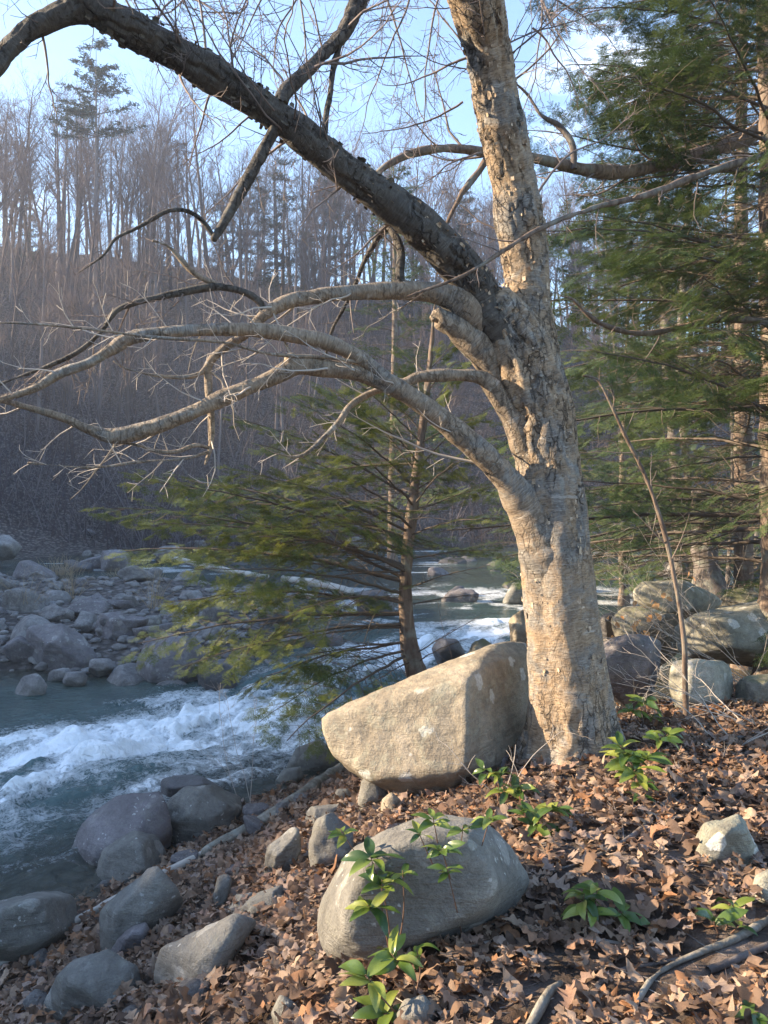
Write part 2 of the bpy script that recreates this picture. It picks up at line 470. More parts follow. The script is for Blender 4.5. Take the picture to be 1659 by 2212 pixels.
MT['white_birch'] = mat_birch('white_birch_bark', 1.25, .4)
M_ = Mat('bark_curl', .6, .3)
MT['curl'] = M_.base(M_.ramp(M_.noise(M_.co('Object'), 30, 3), [(.35, (.20, .14, .09)), (.55, (.46, .35, .24)), (.7, (.62, .53, .42))]))
M_ = Mat('bark_crust', .9, .15)
MT['crust'] = M_.base(M_.ramp(M_.noise(M_.co('Object'), 22, 4), [(.35, (.05, .045, .035)), (.55, (.12, .105, .085)), (.7, (.22, .20, .16))]))

def mat_foliage(name, a, b, c):
    M = Mat(name, .5, .35)
    n = M.noise(M.co('Object'), 5, 3)
    r = M.math('ADD', M.math('MULTIPLY', n, .4), M.math('ADD', M.math('MULTIPLY', M.rnd(), .2), M.math('MULTIPLY', M.attr('Col', 'Fac'), .5)))
    col = M.ramp(r, [(.25, a), (.48, b), (.8, c)])
    M.base(col); translucent(M, col, .3)
    return M.m
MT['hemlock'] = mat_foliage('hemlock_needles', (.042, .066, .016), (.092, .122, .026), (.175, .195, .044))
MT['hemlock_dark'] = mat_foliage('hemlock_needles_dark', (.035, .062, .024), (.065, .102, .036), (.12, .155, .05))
MT['pine'] = mat_foliage('pine_needles', (.03, .05, .035), (.05, .08, .05), (.08, .11, .07))

MT['rock'] = mat_rock('grey_sandstone', (.150, .143, .128), (.215, .207, .185), (.285, .275, .245), .35, .8)
MT['rock_tan'] = mat_rock('tan_sandstone', (.21, .175, .130), (.335, .282, .205), (.43, .37, .285), .85, .3)
MT['rock_lichen'] = mat_rock('lichened_sandstone', (.21, .20, .16), (.34, .325, .26), (.46, .44, .37), 1.0, .3, 0, .12)  # base lightened to stand in for sunlight the small hemlock blocks
MT['rock_purple'] = mat_rock('purple_siltstone', (.145, .130, .135), (.215, .195, .20), (.295, .27, .275), .3, 1.0)
MT['rock_wet'] = mat_rock('wet_siltstone', (.045, .042, .045), (.085, .078, .08), (.13, .12, .12), .05, .2, .8)
MT['rock_moss'] = mat_rock('mossy_sandstone', (.14, .13, .10), (.22, .205, .165), (.31, .29, .235), .8, .3, 0, .4)
MT['pebble'] = mat_rock('river_stone', (.15, .14, .135), (.25, .235, .225), (.36, .34, .325), .15, .3)

M_ = Mat('fallen_leaf', .68, .25)
lr = M_.math('FRACT', M_.math('ADD', M_.rnd(), M_.attr('Col', 'Fac')))
LEAF_STOPS = [(0, (.085, .055, .040)), (.2, (.19, .120, .080)), (.42, (.31, .205, .138)), (.6, (.42, .31, .225)), (.76, (.30, .225, .19)), (.9, (.35, .175, .085)), (1, (.13, .082, .058))]
lc = M_.ramp(lr, LEAF_STOPS)
lc = M_.mix(M_.ramp(M_.noise(M_.co('Object'), 42, 4), [(.38, .55), (.6, 0.0)]), lc, M_.mix(.6, lc, (.06, .035, .02)))
M_.bump(M_.noise(M_.co('Object'), 70, 3), .35, .006)
MT['leaf'] = M_.base(lc); translucent(M_, lc, .22)

M_ = Mat('laurel_leaf', .30, .5)
lc = M_.ramp(M_.rnd(), [(0, (.040, .080, .022)), (.4, (.085, .140, .028)), (.7, (.17, .225, .042)), (1, (.32, .34, .075))])
lc = M_.mix(M_.ramp(M_.noise(M_.co('Object'), 30, 3), [(.4, .3), (.6, 0.0)]), lc, M_.mix(.5, lc, (.02, .06, .01)))
MT['laurel'] = M_.base(lc); translucent(M_, lc, .3)
MT['laurel_stem'] = Mat('laurel_stem', .7, .3).base((.13, .075, .05))
M_ = Mat('beech_leaf', .6, .3)
lc = M_.ramp(M_.rnd(), [(0, (.55, .28, .12)), (1, (.65, .38, .18))])
MT['beech'] = M_.base(lc); translucent(M_, lc, .4)
MT['dry_grass'] = Mat('dry_grass', .8, .2).base((.33, .255, .17))
MT['log'] = mat_bark('lichened_log_bark', (.10, .085, .065), (.23, .205, .165), (.40, .385, .33), (10, 10, 10), .02)
MT['driftwood'] = mat_bark('bleached_driftwood', (.28, .25, .22), (.45, .41, .36), (.58, .54, .48), (4, 4, 12), .01)

# ------------------------------------------------------------------ ground and river
def graded(lo, hi, a, b, step, grow):
    mid = list(np.arange(a, b + step * .5, step))
    s, x, up = step, mid[-1], []
    while x < hi: s *= grow; x += s; up.append(x)
    s, x, dn = step, mid[0], []
    while x > lo: s *= grow; x -= s; dn.append(x)
    return np.array(dn[::-1] + mid + up)

def grid_buf(xs, ys, z, c=None):
    X, Y = np.meshgrid(xs, ys); v = np.stack([X, Y, z], -1).reshape(-1, 3)
    nx, ny = len(xs), len(ys)
    i = (np.arange(ny - 1)[:, None] * nx + np.arange(nx - 1)[None]).ravel()
    q = np.stack([i, i + 1, i + nx + 1, i + nx], -1)
    b = Buf(); b.add(v, q, c=c); return b

gx = graded(-420, 420, -3.6, 4.2, .05, 1.035)
gy = graded(-160, 700, 1.6, 9.0, .05, 1.028)
GX, GY = np.meshgrid(gx, gy)
GZ = H(GX, GY)
fx, fy = GX.ravel(), GY.ravel()
dsh, dbar, dtoe = seg_sd(fx, fy, SHORE), poly_sd(fx, fy, BAR), -seg_sd(fx, fy, TOE)
pn = np.stack([fx, fy, 0 * fx], 1)
nz = fbm(pn * .8, 4, 31)[:, None] * .5 + .5
litter = np.array([.125, .075, .047]) * (.6 + .8 * nz)
gravel = np.array([.175, .160, .150]) * (.6 + .8 * nz)
bedc = np.array([.085, .08, .065]) * (.6 + .8 * nz)
hillc = np.array([.10, .074, .066]) * (.35 + 1.3 * nz)
wb = sstep(-.1, .5, dsh)[:, None]; wbar = sstep(-.4, .6, dbar)[:, None]; wh = sstep(-4, 3, dtoe)[:, None]
gc = bedc * (1 - wbar) + gravel * wbar
gc = gc * (1 - wh) + hillc * wh
far_bank = sstep(12, 22, fy)[:, None]
gc = gc * (1 - wb) + (litter * (1 - far_bank) + np.array([.15, .105, .08]) * (.6 + .8 * nz) * far_bank) * wb
M_ = Mat('leafy_soil_and_gravel', .92, .15)
c = M_.attr('Col'); o = M_.co('Object')
n1 = M_.noise(o, 24, 6, .7, .5); n2 = M_.noise(o, 1.4, 6, .72, .6)
c = M_.mix(M_.ramp(n1, [(.35, .7), (.6, 0.0)]), c, M_.mix(.72, c, (.02, .016, .012)))
c = M_.mix(M_.ramp(n2, [(.40, .6), (.6, 0.0)]), c, M_.mix(.6, c, (.04, .032, .03)))
vc = M_.n.new('ShaderNodeTexVoronoi'); vc.inputs['Scale'].default_value = 6.5; M_.l.new(o, vc.inputs['Vector'])
sc_ = M_.n.new('ShaderNodeSeparateColor'); M_.l.new(vc.outputs['Color'], sc_.inputs[0])
c = M_.mix(M_.ramp(sc_.outputs[0], [(.1, 0.0), (.9, .75)]), c, M_.mix(.55, c, (.33, .295, .275)))
c = M_.mix(M_.ramp(vc.outputs['Distance'], [(.35, 0.0), (.6, .8)]), c, M_.mix(.7, c, (.02, .018, .016)))
M_.bump(M_.math('SUBTRACT', M_.math('ADD', n1, n2), M_.math('MULTIPLY', vc.outputs['Distance'], 1.4)), .9, .06)
M_.base(c)
g = link('ground', grid_buf(gx, gy, GZ, gc).mesh('ground'), M_.m); tag(g, kind='structure')

# river sheet: waves and rapids follow the current
FLOW = [hit_water(u, v) for u, v in ((1130, 1352), (1010, 1372), (900, 1405), (780, 1440), (660, 1490), (520, 1560), (330, 1612), (130, 1655), (-120, 1715), (-500, 1800))]
FLOW2 = [hit_water(u, v) for u, v in ((960, 1205), (905, 1240), (890, 1290), (960, 1330), (1040, 1350))]
wx_ = graded(-90, 150, -6.2, 2.6, .032, 1.05)
wy_ = graded(-14, 110, 4.6, 13.5, .036, 1.022)
WX, WY = np.meshgrid(wx_, wy_)
ax, ay = WX.ravel(), WY.ravel()
def along(x, y, poly):
    best = np.full(x.shape, 1e18); s = np.zeros(x.shape); acc = 0
    for (a, b), (c_, d_) in zip(poly[:-1], poly[1:]):
        dx, dy = c_ - a, d_ - b; L = math.hypot(dx, dy)
        t = np.clip(((x - a) * dx + (y - b) * dy) / L / L, 0, 1)
        e = (x - a - t * dx) ** 2 + (y - b - t * dy) ** 2
        m = e < best; best = np.where(m, e, best); s = np.where(m, acc + t * L, s); acc += L
    return s
fd = seg_sd(ax, ay, FLOW); fs = along(ax, ay, FLOW)
wdt = 1.0 + 0.95 * sstep(3, 8, fs) - 0.35 * sstep(12.5, 16, fs)
core = np.exp(-(np.abs(fd) / wdt) ** 2.6)
fd2 = seg_sd(ax, ay, FLOW2)
core2 = np.exp(-(np.abs(fd2) / 1.3) ** 2)
pw = np.stack([fs * .9, fd * 1.7, 0 * fs], 1)
streaks = fbm(np.stack([fs * .55, fd * 2.3, 0 * fs + 3], 1), 4, 41)
lumps = fbm(pw * 1.3 + fbm(pw * .7, 2, 5)[:, None] * .8, 4, 43, .55)
gate = sstep(-.42, .30, fbm(np.stack([fs * .35, fd * .8, 0 * fs + 9], 1), 3, 47) + .15)
foam = core * (.36 + .46 * gate) + core * streaks * .45 + core * np.clip(lumps + .05, -.5, .6) * .75
foam = foam * (1 - .4 * sstep(13.5, 17, fs))
foam = np.maximum(foam, core2 * (.34 + .75 * streaks))
rif2 = fbm(np.stack([ax * 1.1, ay * .7, 0 * ax + 2], 1), 4, 59)
foam = np.maximum(foam, sstep(-.12, .38, rif2) * sstep(11.8, 13.5, ay) * (1 - sstep(22, 27, ay)) * sstep(-2.2, -.6, ax) * (1 - sstep(6, 9, ax)) * .62)
# far upstream riffles
rif = fbm(np.stack([ax * .35, ay * .9, 0 * ax], 1), 4, 53)
foam = np.maximum(foam, sstep(.10, .5, rif) * sstep(12.5, 16, ay) * (1 - sstep(40, 60, ay)) * .52)
foam = np.maximum(foam, sstep(.42, .7, fbm(np.stack([ax * .9, ay * 1.4, 0 * ax + 5], 1), 4, 57)) * .35 * sstep(3.5, 1.2, np.abs(fd)))
foam = np.clip(foam, 0, 1)
wz = zwater(ay)
pxy = np.stack([ax, ay, 0 * ax], 1)
calm = fbm(np.stack([ax * 2.2, ay * 4.2, 0 * ax], 1), 3, 61) * .018 + fbm(pxy * 7, 2, 63) * .006
rough_w = np.abs(lumps) * .24 + lumps * .14 + fbm(pxy * 5, 3, 67) * .055 + fbm(pxy * 13, 2, 69) * .022
rough_w = rough_w * (1 - .75 * sstep(12.5, 17, ay))
wz = wz + calm + (core + .5 * core2) * rough_w + .06 * core * np.sin(fs * 2.6 + 1.5 * streaks)
depth = wz - H(ax, ay)
b = grid_buf(wx_, wy_, wz.reshape(WX.shape), np.stack([foam, np.clip(depth / .6, 0, 1), core], 1))
M_ = Mat('river_water', .08, .5)
M_.b.inputs['IOR'].default_value = 1.33
at = M_.n.new('ShaderNodeSeparateColor'); M_.l.new(M_.attr('Col'), at.inputs[0])
o = M_.co('Object')
n1 = M_.noise(o, 5.5, 8, .72, 1.4); n2 = M_.noise(M_.co('Object', (1, 1, 1), (0, 0, .45)), 19, 6, .7, .8)
lace = M_.math('ABSOLUTE', M_.math('SUBTRACT', M_.noise(o, 8, 5, .65, 2.2), .5))
ff = M_.math('ADD', M_.math('MULTIPLY', n1, .85), M_.math('MULTIPLY', n2, .5))
ff = M_.math('SUBTRACT', M_.math('ADD', ff, M_.math('MULTIPLY', at.outputs[0], 1.02)), M_.math('MULTIPLY', lace, 1.5))
fac = M_.ramp(ff, [(.0, 0.0), (.86, 0.0), (1.0, .72)])
fac = M_.math('MULTIPLY', M_.math('SUBTRACT', ff, .92), 2.3, 0, True)
fac = M_.math('MULTIPLY', fac, M_.ramp(at.outputs[0], [(.04, 0.0), (.14, 1.0)]))
deep = M_.mix(M_.ramp(M_.noise(o, .9, 3), [(.35, 0.0), (.65, 1.0)]), (.022, .048, .046), (.042, .078, .070))
col = M_.mix(at.outputs[1], (.075, .075, .055), deep)
col = M_.mix(M_.math('MULTIPLY', at.outputs[2], .45), col, (.085, .19, .205))
col = M_.mix(fac, col, (.86, .90, .92))
M_.l.new(M_.math('ADD', M_.math('MULTIPLY', fac, .6), .09), M_.b.inputs['Roughness'])
al = M_.math('ADD', M_.math('MULTIPLY', at.outputs[1], .75), .45, 0, True)
al = M_.math('MAXIMUM', al, fac)
M_.l.new(al, M_.b.inputs['Alpha'])
hh = M_.math('ADD', M_.math('MULTIPLY', M_.noise(M_.co('Object', (1, 1.8, 1)), 7, 4, .6, .6), 1.0), M_.math('MULTIPLY', fac, .8))
hh = M_.math('ADD', hh, M_.math('MULTIPLY', M_.noise(o, 30, 3, .6, .5), .22))
M_.bump(hh, .7, .07)
river = link('water', b.mesh('water'), M_.base(col)); tag(river, kind='structure')

# ------------------------------------------------------------------ rocks
ICO = {}
def ico(n):
    if n not in ICO:
        bm = bmesh.new(); bmesh.ops.create_icosphere(bm, subdivisions=n, radius=1)
        ICO[n] = (np.array([v.co[:] for v in bm.verts]), np.array([[v.index for v in f.verts] for f in bm.faces])); bm.free()
    return ICO[n]

def rock_from_points(pts, res=5, sharp=11, rough=.05, seed=0, grain=.010, cuts=9):
    pts = np.array([tuple(p) for p in pts]); c = pts.mean(0)
    bm = bmesh.new()
    for p in pts: bm.verts.new(p)
    bmesh.ops.convex_hull(bm, input=bm.verts); bm.normal_update()
    N, Hh = [], []
    for f in bm.faces:
        n = np.array(f.normal); h = n.dot(np.array(f.verts[0].co) - c)
        if h < 0: n, h = -n, -h
        if h < 1e-4: continue
        for k, (m, g_) in enumerate(zip(N, Hh)):
            if m.dot(n) > .96: N[k] = (m + n) / np.linalg.norm(m + n); Hh[k] = .5 * (h + g_); break
        else: N.append(n); Hh.append(h)
    bm.free()
    sharp = sharp * 3.6
    rq = random.Random(seed * 31 + 7)
    for _ in range(cuts):                           # broken faces
        n = np.array((rq.gauss(0, 1), rq.gauss(-.7, 1), rq.gauss(.35, .8))); n /= np.linalg.norm(n)
        N.append(n); Hh.append(float(((pts - c) @ n).max()) * rq.uniform(.62, .86))
    D, T = ico(res)
    t = np.maximum(D @ np.array(N).T, 0) / np.array(Hh)
    r = (t ** sharp).sum(1) ** (-1 / sharp) * 1.035
    V = D * r[:, None]
    size = float(np.linalg.norm(pts.max(0) - pts.min(0))) * .5
    q = V / size
    V = V * (1 + rough * fbm(q * 2.1 + seed * 3.7, 4, seed)[:, None] * 1.6)
    ridge = 1 - np.abs(fbm(q * 3.3 + seed, 4, seed + 50)) * 2
    V = V + D * (grain * fbm((V + c) * 9, 4, seed + 9) + rough * .25 * size * (ridge - .6))[:, None]
    b = Buf(); b.add(V + c, t=T); return b

def outline_rock(name, poly, depth, label, mat='rock', y=None, bury=.12, seed=0, res=5, sharp=11, rough=.05, skew=0.0, cat='boulder', group=None, front=.55, back=.75, cuts=9):
    """a boulder whose silhouette follows an outline seen in the photograph, standing where its foot meets the ground"""
    poly = np.array(poly, float); uc, vc = poly.mean(0)
    if y is None:
        k = np.argmax(poly[:, 1]); yf = hit(poly[k, 0], poly[k, 1] - 4).y; y = yf + depth * .30
    pts = []
    vb = poly[:, 1].max(); vh = vb - poly[:, 1].min()
    for u, v in poly:
        pts.append(P(u, v, y + skew * (u - uc) / F * y))
        for k, s in ((-1, front), (1, back)):
            pts.append(P(uc + (u - uc) * s, vc + (v - vc) * s, y + k * depth * .5 + skew * (u - uc) / F * y))
        if v > vb - .35 * vh:
            q = P(uc + (u - uc) * .9, v, y); pts.append(Vector((q.x, q.y, q.z - bury)))
    b = rock_from_points(pts, res, sharp, rough, seed, cuts=cuts)
    v = b.v[0]; org = (v[:, 0].mean(), v[:, 1].mean(), v[:, 2].min())
    o = link(name, b.mesh(name, org), MT[mat], None, org)
    return tag(o, label, cat, group)

R = outline_rock
pts = [P(u, v, y * 1.12) for u, v, y in ((695, 1566, 4.62), (708, 1612, 4.6), (800, 1682, 4.42), (990, 1668, 4.22), (1016, 1452, 4.46), (714, 1542, 4.74), (1000, 1428, 4.96), (1108, 1390, 5.1),
       (1150, 1398, 5.2), (1175, 1580, 5.15), (1138, 1645, 4.8), (950, 1760, 4.6), (1120, 1700, 5.1), (830, 1710, 4.9))]
bb = rock_from_points(pts, 6, 12, .034, 3, .014, cuts=0)
vv = bb.v[0]; org = (vv[:, 0].mean(), vv[:, 1].mean(), vv[:, 2].min())
tag(link('boulder', bb.mesh('boulder', org), MT['rock_tan'], None, org), 'big tan boulder with pale lichen leaning against the foot of the birch trunk', 'boulder')
R('boulder', [(684, 1985), (700, 1935), (745, 1850), (830, 1790), (930, 1757), (1050, 1772), (1115, 1830), (1150, 1905), (1110, 1970), (960, 2010), (860, 2065), (760, 2092), (690, 2060)],
  .66, 'rounded grey dome boulder in the foreground leaves behind the laurel shoots', 'rock', None, .1, 5, 6, 7, .035, front=.7, cuts=0)
R('boulder', [(330, 2085), (352, 2052), (430, 2010), (520, 1975), (560, 1985), (535, 2050), (480, 2120), (430, 2160), (350, 2165)], .38, 'smooth wedge-shaped grey rock in leaves at lower left, tapering to the right', 'rock', None, .1, 8, 5, 9)
R('boulder', [(500, 1975), (560, 1930), (610, 1908), (628, 1925), (590, 1965), (540, 1990)], .25, 'low grey rock tip showing behind the wedge-shaped rock', 'rock', None, .1, 9, 5)
R('boulder', [(205, 2050), (218, 1975), (290, 1900), (365, 1850), (420, 1890), (380, 1960), (310, 2010), (250, 2060), (210, 2080)], .34, 'long tilted grey slab with white specks beside the thin pale log', 'rock', None, .12, 11, 5, 14)
R('boulder', [(110, 2105), (160, 2070), (235, 2050), (300, 2085), (310, 2150), (250, 2212), (130, 2250), (95, 2160)], .35, 'flat grey rock in the leaves at the lower left edge', 'rock', 3.6, .1, 12, 5, 12)
R('stone', [(235, 2040), (262, 2005), (320, 1990), (325, 2030), (290, 2060)], .2, 'small purple-grey stone tucked under the tilted slab', 'rock_purple', None, .08, 13, 4, cat='stone')
R('boulder', [(-140, 2000), (-30, 1962), (90, 1932), (185, 1940), (212, 1962), (150, 2005), (60, 2035), (-60, 2070), (-150, 2060)], .8, 'broad grey boulder at the left edge between water and pale log', 'rock', 4.75, .2, 14, 5, 9)
R('boulder', [(150, 1850), (180, 1780), (250, 1720), (300, 1705), (390, 1710), (400, 1780), (330, 1850), (250, 1890), (200, 1925), (155, 1890)], .75, 'large pale purple boulder standing in the water at the river edge', 'rock_purple', 6.15, .25, 15, 5, 12)
R('boulder', [(195, 1905), (225, 1835), (290, 1795), (360, 1810), (372, 1850), (330, 1890), (260, 1935), (210, 1935)], .55, 'rounded grey-brown boulder in front of the pale purple one', 'rock', 5.75, .25, 16, 5, 10)
R('boulder', [(328, 1795), (350, 1745), (400, 1705), (470, 1696), (540, 1702), (520, 1760), (470, 1800), (400, 1838), (360, 1836)], .6, 'angular grey boulder with a dark cleft beside the water, mossy right end', 'rock', 6.3, .2, 17, 5, 16)
R('boulder', [(335, 1700), (352, 1682), (400, 1680), (460, 1690), (500, 1712), (420, 1716), (345, 1712)], .5, 'low dark wet rock at the edge of the white water', 'rock_wet', 7.2, .25, 18, 5)
R('boulder', [(560, 1880), (580, 1830), (630, 1785), (655, 1790), (650, 1840), (620, 1880), (570, 1907)], .22, 'upright oval grey stone in the bank leaves', 'rock', None, .08, 19, 5)
R('boulder', [(660, 1840), (680, 1775), (720, 1752), (762, 1780), (765, 1850), (720, 1882), (672, 1880)], .26, 'knobbly grey stone just left of the dome boulder', 'rock', None, .1, 20, 5, 8, .07)
R('boulder', [(652, 1765), (672, 1742), (745, 1735), (752, 1755), (690, 1775), (655, 1800)], .25, 'flat-topped grey stone above the knobbly one', 'rock', None, .08, 21, 5, 16)
R('stone', [(455, 1950), (470, 1895), (492, 1880), (500, 1900), (490, 1945), (462, 1970)], .12, 'thin upright grey stone like a fin in the leaves', 'rock', None, .08, 22, 4, cat='stone')
R('stone', [(485, 1960), (510, 1930), (545, 1928), (560, 1950), (520, 1968)], .15, 'small flat grey stone right of the fin-shaped one', 'rock', None, .06, 23, 4, cat='stone')
R('stone', [(520, 1872), (540, 1860), (572, 1862), (560, 1882), (530, 1884)], .12, 'small half-buried stone left of the upright oval stone', 'rock', None, .05, 24, 4, cat='stone')
R('stone', [(715, 1735), (728, 1702), (752, 1705), (772, 1730), (760, 1745), (722, 1746)], .15, 'small grey stone under the big boulder, left one of two', 'rock', None, .06, 25, 4, cat='stone')
R('stone', [(772, 1730), (782, 1685), (815, 1668), (840, 1690), (842, 1740), (800, 1752)], .2, 'shaded grey stone under the overhang of the big boulder', 'rock', None, .08, 26, 4, cat='stone')
R('stone', [(822, 1755), (826, 1715), (848, 1705), (868, 1728), (862, 1765), (838, 1772)], .12, 'sunlit tan stone standing behind the dome boulder', 'rock_tan', None, .05, 27, 4, cat='stone')
R('stone', [(836, 1705), (842, 1684), (864, 1680), (878, 1700), (868, 1722), (846, 1722)], .1, 'small round pinkish stone below the big boulder', 'rock_tan', None, .05, 28, 4, cat='stone')
R('boulder', [(620, 1655), (640, 1615), (690, 1598), (730, 1625), (740, 1660), (690, 1680), (640, 1676)], .4, 'grey rock at the water below the tip of the big boulder', 'rock', None, .12, 29, 5)
R('stone', [(590, 1690), (612, 1662), (650, 1655), (660, 1680), (620, 1702)], .2, 'small brown stone beside the lichened log', 'rock', None, .08, 30, 4, cat='stone')
R('boulder', [(1005, 1425), (1020, 1390), (1050, 1374), (1085, 1390), (1100, 1440), (1050, 1452), (1010, 1450)], .5, 'mossy pointed rock behind the big boulder', 'rock_moss', 7.4, .4, 31, 5, 14)
R('boulder', [(1098, 1340), (1108, 1316), (1125, 1308), (1150, 1330), (1150, 1390), (1110, 1380)], .4, 'pale lumpy rock peeping out left of the trunk', 'rock_tan', 8.6, .5, 32, 5)
R('boulder', [(1364, 1275), (1385, 1258), (1430, 1255), (1500, 1265), (1560, 1292), (1575, 1305), (1520, 1328), (1450, 1335), (1400, 1318), (1368, 1298)], .9, 'long flat-bottomed boulder lying on top of the pile behind the sapling', 'rock_lichen', 8.9, .02, 33, 5, 10)
R('boulder', [(1325, 1335), (1345, 1312), (1400, 1308), (1470, 1325), (1490, 1370), (1420, 1395), (1340, 1390)], .8, 'shaded boulder underneath the flat-bottomed one', 'rock_moss', 8.7, .3, 34, 5, 10)
R('boulder', [(1415, 1362), (1440, 1345), (1520, 1325), (1600, 1303), (1700, 1300), (1780, 1330), (1790, 1400), (1700, 1428), (1600, 1428), (1520, 1410), (1440, 1395)], 1.1, 'largest lichen-mottled boulder at the right edge of the pile', 'rock_lichen', 7.7, .05, 35, 6, 10, .035)
R('boulder', [(1270, 1400), (1288, 1362), (1320, 1354), (1380, 1360), (1430, 1385), (1442, 1420), (1420, 1480), (1330, 1500), (1275, 1480)], .8, 'smooth purple-brown rounded boulder right behind the trunk', 'rock_purple', 6.6, .2, 36, 5, 8)
R('boulder', [(1446, 1470), (1455, 1420), (1490, 1404), (1545, 1408), (1585, 1440), (1592, 1480), (1565, 1520), (1510, 1535), (1460, 1515)], .55, 'round boulder with big white lichen patches behind the sapling foot', 'rock_lichen', 6.2, .15, 37, 5, 8)
R('boulder', [(1585, 1480), (1610, 1460), (1680, 1455), (1740, 1480), (1740, 1540), (1650, 1545), (1595, 1530)], .5, 'low dark green-grey boulder at the right edge below the pile', 'rock_moss', 6.25, .15, 38, 5)
R('boulder', [(1545, 1300), (1565, 1275), (1620, 1268), (1680, 1285), (1690, 1320), (1600, 1325)], .7, 'dark boulder behind the flat-bottomed one at the far right', 'rock_moss', 10.0, .4, 39, 5)
R('boulder', [(1290, 1345), (1300, 1328), (1330, 1322), (1345, 1345), (1320, 1365), (1295, 1365)], .5, 'small dark rock at the water just right of the trunk', 'rock_wet', 9.3, .4, 40, 4)
R('stone', [(1490, 1830), (1520, 1780), (1590, 1762), (1640, 1790), (1650, 1850), (1590, 1870), (1510, 1862)], .28, 'crumbling pale grey rock sunk in the leaves on the right', 'rock_lichen', None, .1, 41, 5, 10, .1, cat='stone')
R('stone', [(1620, 1930), (1630, 1890), (1665, 1875), (1710, 1890), (1710, 1945), (1650, 1955)], .2, 'small white-grey rock cut by the right edge', 'rock_lichen', None, .08, 42, 4, cat='stone')
R('stone', [(855, 2200), (875, 2160), (915, 2150), (940, 2180), (930, 2225), (880, 2235)], .18, 'grey-brown stone half under leaves at the bottom edge', 'rock', None, .06, 43, 4, cat='stone')
R('stone', [(1030, 1655), (1045, 1628), (1075, 1618), (1105, 1630), (1100, 1660), (1060, 1668)], .16, 'small purple stone in the gap between big boulder and trunk', 'rock_purple', None, .05, 44, 4, cat='stone')
R('stone', [(585, 2190), (605, 2150), (640, 2150), (650, 2200), (610, 2225)], .16, 'small grey stone at the bottom edge, left of centre', 'rock', None, .06, 45, 4, cat='stone')

# rocks on the gravel bar and in the river
R('boulder', [(45, 1390), (62, 1350), (110, 1334), (150, 1342), (195, 1395), (212, 1440), (150, 1452), (90, 1440), (50, 1412)], .8, 'big tilted grey boulder with white specks across the water, left', 'rock_purple', 13.0, .2, 60, 5, 13)
R('boulder', [(195, 1350), (215, 1326), (260, 1320), (285, 1345), (300, 1395), (270, 1410), (215, 1390)], .7, 'slab-sided purple boulder just right of the big tilted one', 'rock_purple', 14.4, .2, 61, 5, 14)
R('boulder', [(285, 1400), (300, 1375), (350, 1366), (410, 1380), (455, 1400), (460, 1425), (430, 1470), (360, 1500), (300, 1480)], 1.0, 'broad pale boulder at the point of the gravel bar', 'rock_purple', 12.4, .3, 62, 5, 14, .06)
R('boulder', [(430, 1440), (445, 1420), (500, 1425), (525, 1450), (515, 1500), (470, 1520), (430, 1500)], .7, 'dark wet boulder that the white water pours over', 'rock_wet', 11.9, .3, 63, 5, 12)
R('boulder', [(300, 1350), (312, 1332), (345, 1330), (355, 1355), (330, 1370)], .5, 'small dark boulder between the purple slab and the hemlock sprays', 'rock', 15.2, .2, 64, 4)
R('boulder', [(30, 1490), (45, 1462), (85, 1452), (105, 1468), (90, 1490), (50, 1500)], .4, 'small pale rock standing in shallow water at left', 'pebble', 11.3, .3, 65, 4)
R('stone', [(100, 1462), (115, 1446), (150, 1442), (165, 1456), (140, 1468)], .35, 'flat pale stone on the edge of the gravel bar, left one of two', 'pebble', 12.2, .15, 66, 4, cat='stone')
R('stone', [(130, 1470), (145, 1452), (180, 1450), (195, 1466), (165, 1480)], .35, 'flat pale stone on the edge of the gravel bar, right one of two', 'pebble', 11.9, .15, 67, 4, cat='stone')
R('boulder', [(180, 1440), (190, 1424), (240, 1422), (260, 1440), (215, 1452)], .4, 'low flat rock in front of the big tilted boulder', 'pebble', 12.4, .1, 68, 4)
R('boulder', [(-30, 1185), (-5, 1155), (20, 1155), (48, 1180), (30, 1195), (-20, 1196)], 1.2, 'pale rock beside the far channel at the left edge', 'pebble', 30, .3, 69, 4)
R('boulder', [(20, 1240), (40, 1212), (80, 1208), (130, 1235), (110, 1255), (40, 1250)], 1.2, 'purple-grey rock in the far channel, upper left', 'rock_purple', 25.5, .4, 70, 4)
R('boulder', [(92, 1305), (100, 1278), (130, 1270), (158, 1290), (155, 1312), (110, 1318)], .8, 'pale rock on the back of the gravel bar', 'pebble', 19.5, .2, 71, 4)
R('boulder', [(208, 1215), (220, 1190), (265, 1184), (292, 1210), (280, 1230), (220, 1230)], 1.3, 'round dark boulder in the far channel left of the driftwood', 'rock_purple', 29, .4, 72, 4)
R('boulder', [(330, 1200), (345, 1180), (385, 1178), (405, 1198), (370, 1210)], 1.2, 'low grey rock near the end of the driftwood log', 'pebble', 32, .3, 73, 4)
R('boulder', [(380, 1300), (395, 1275), (430, 1272), (450, 1300), (420, 1312)], .9, 'pale rock behind the hemlock sprays on the gravel bar', 'pebble', 20, .2, 74, 4)
R('boulder', [(600, 1390), (620, 1362), (700, 1360), (760, 1385), (740, 1410), (640, 1415)], 1.0, 'dark flat rock with water falling round it in mid-channel', 'rock_wet', 14.8, .4, 75, 4)
R('boulder', [(540, 1345), (560, 1318), (610, 1312), (645, 1338), (610, 1360)], .9, 'dark boulder on the left side of the rapid', 'rock_wet', 17, .3, 76, 4)
R('boulder', [(1085, 1290), (1095, 1262), (1130, 1255), (1150, 1285), (1120, 1300)], .9, 'grey rock upstream just left of the trunk', 'rock', 20, .4, 77, 4)
R('boulder', [(930, 1400), (950, 1378), (1000, 1382), (1010, 1405), (960, 1415)], .6, 'wet rock in the rapid right of the hemlock trunk', 'rock_wet', 13.2, .4, 78, 4)
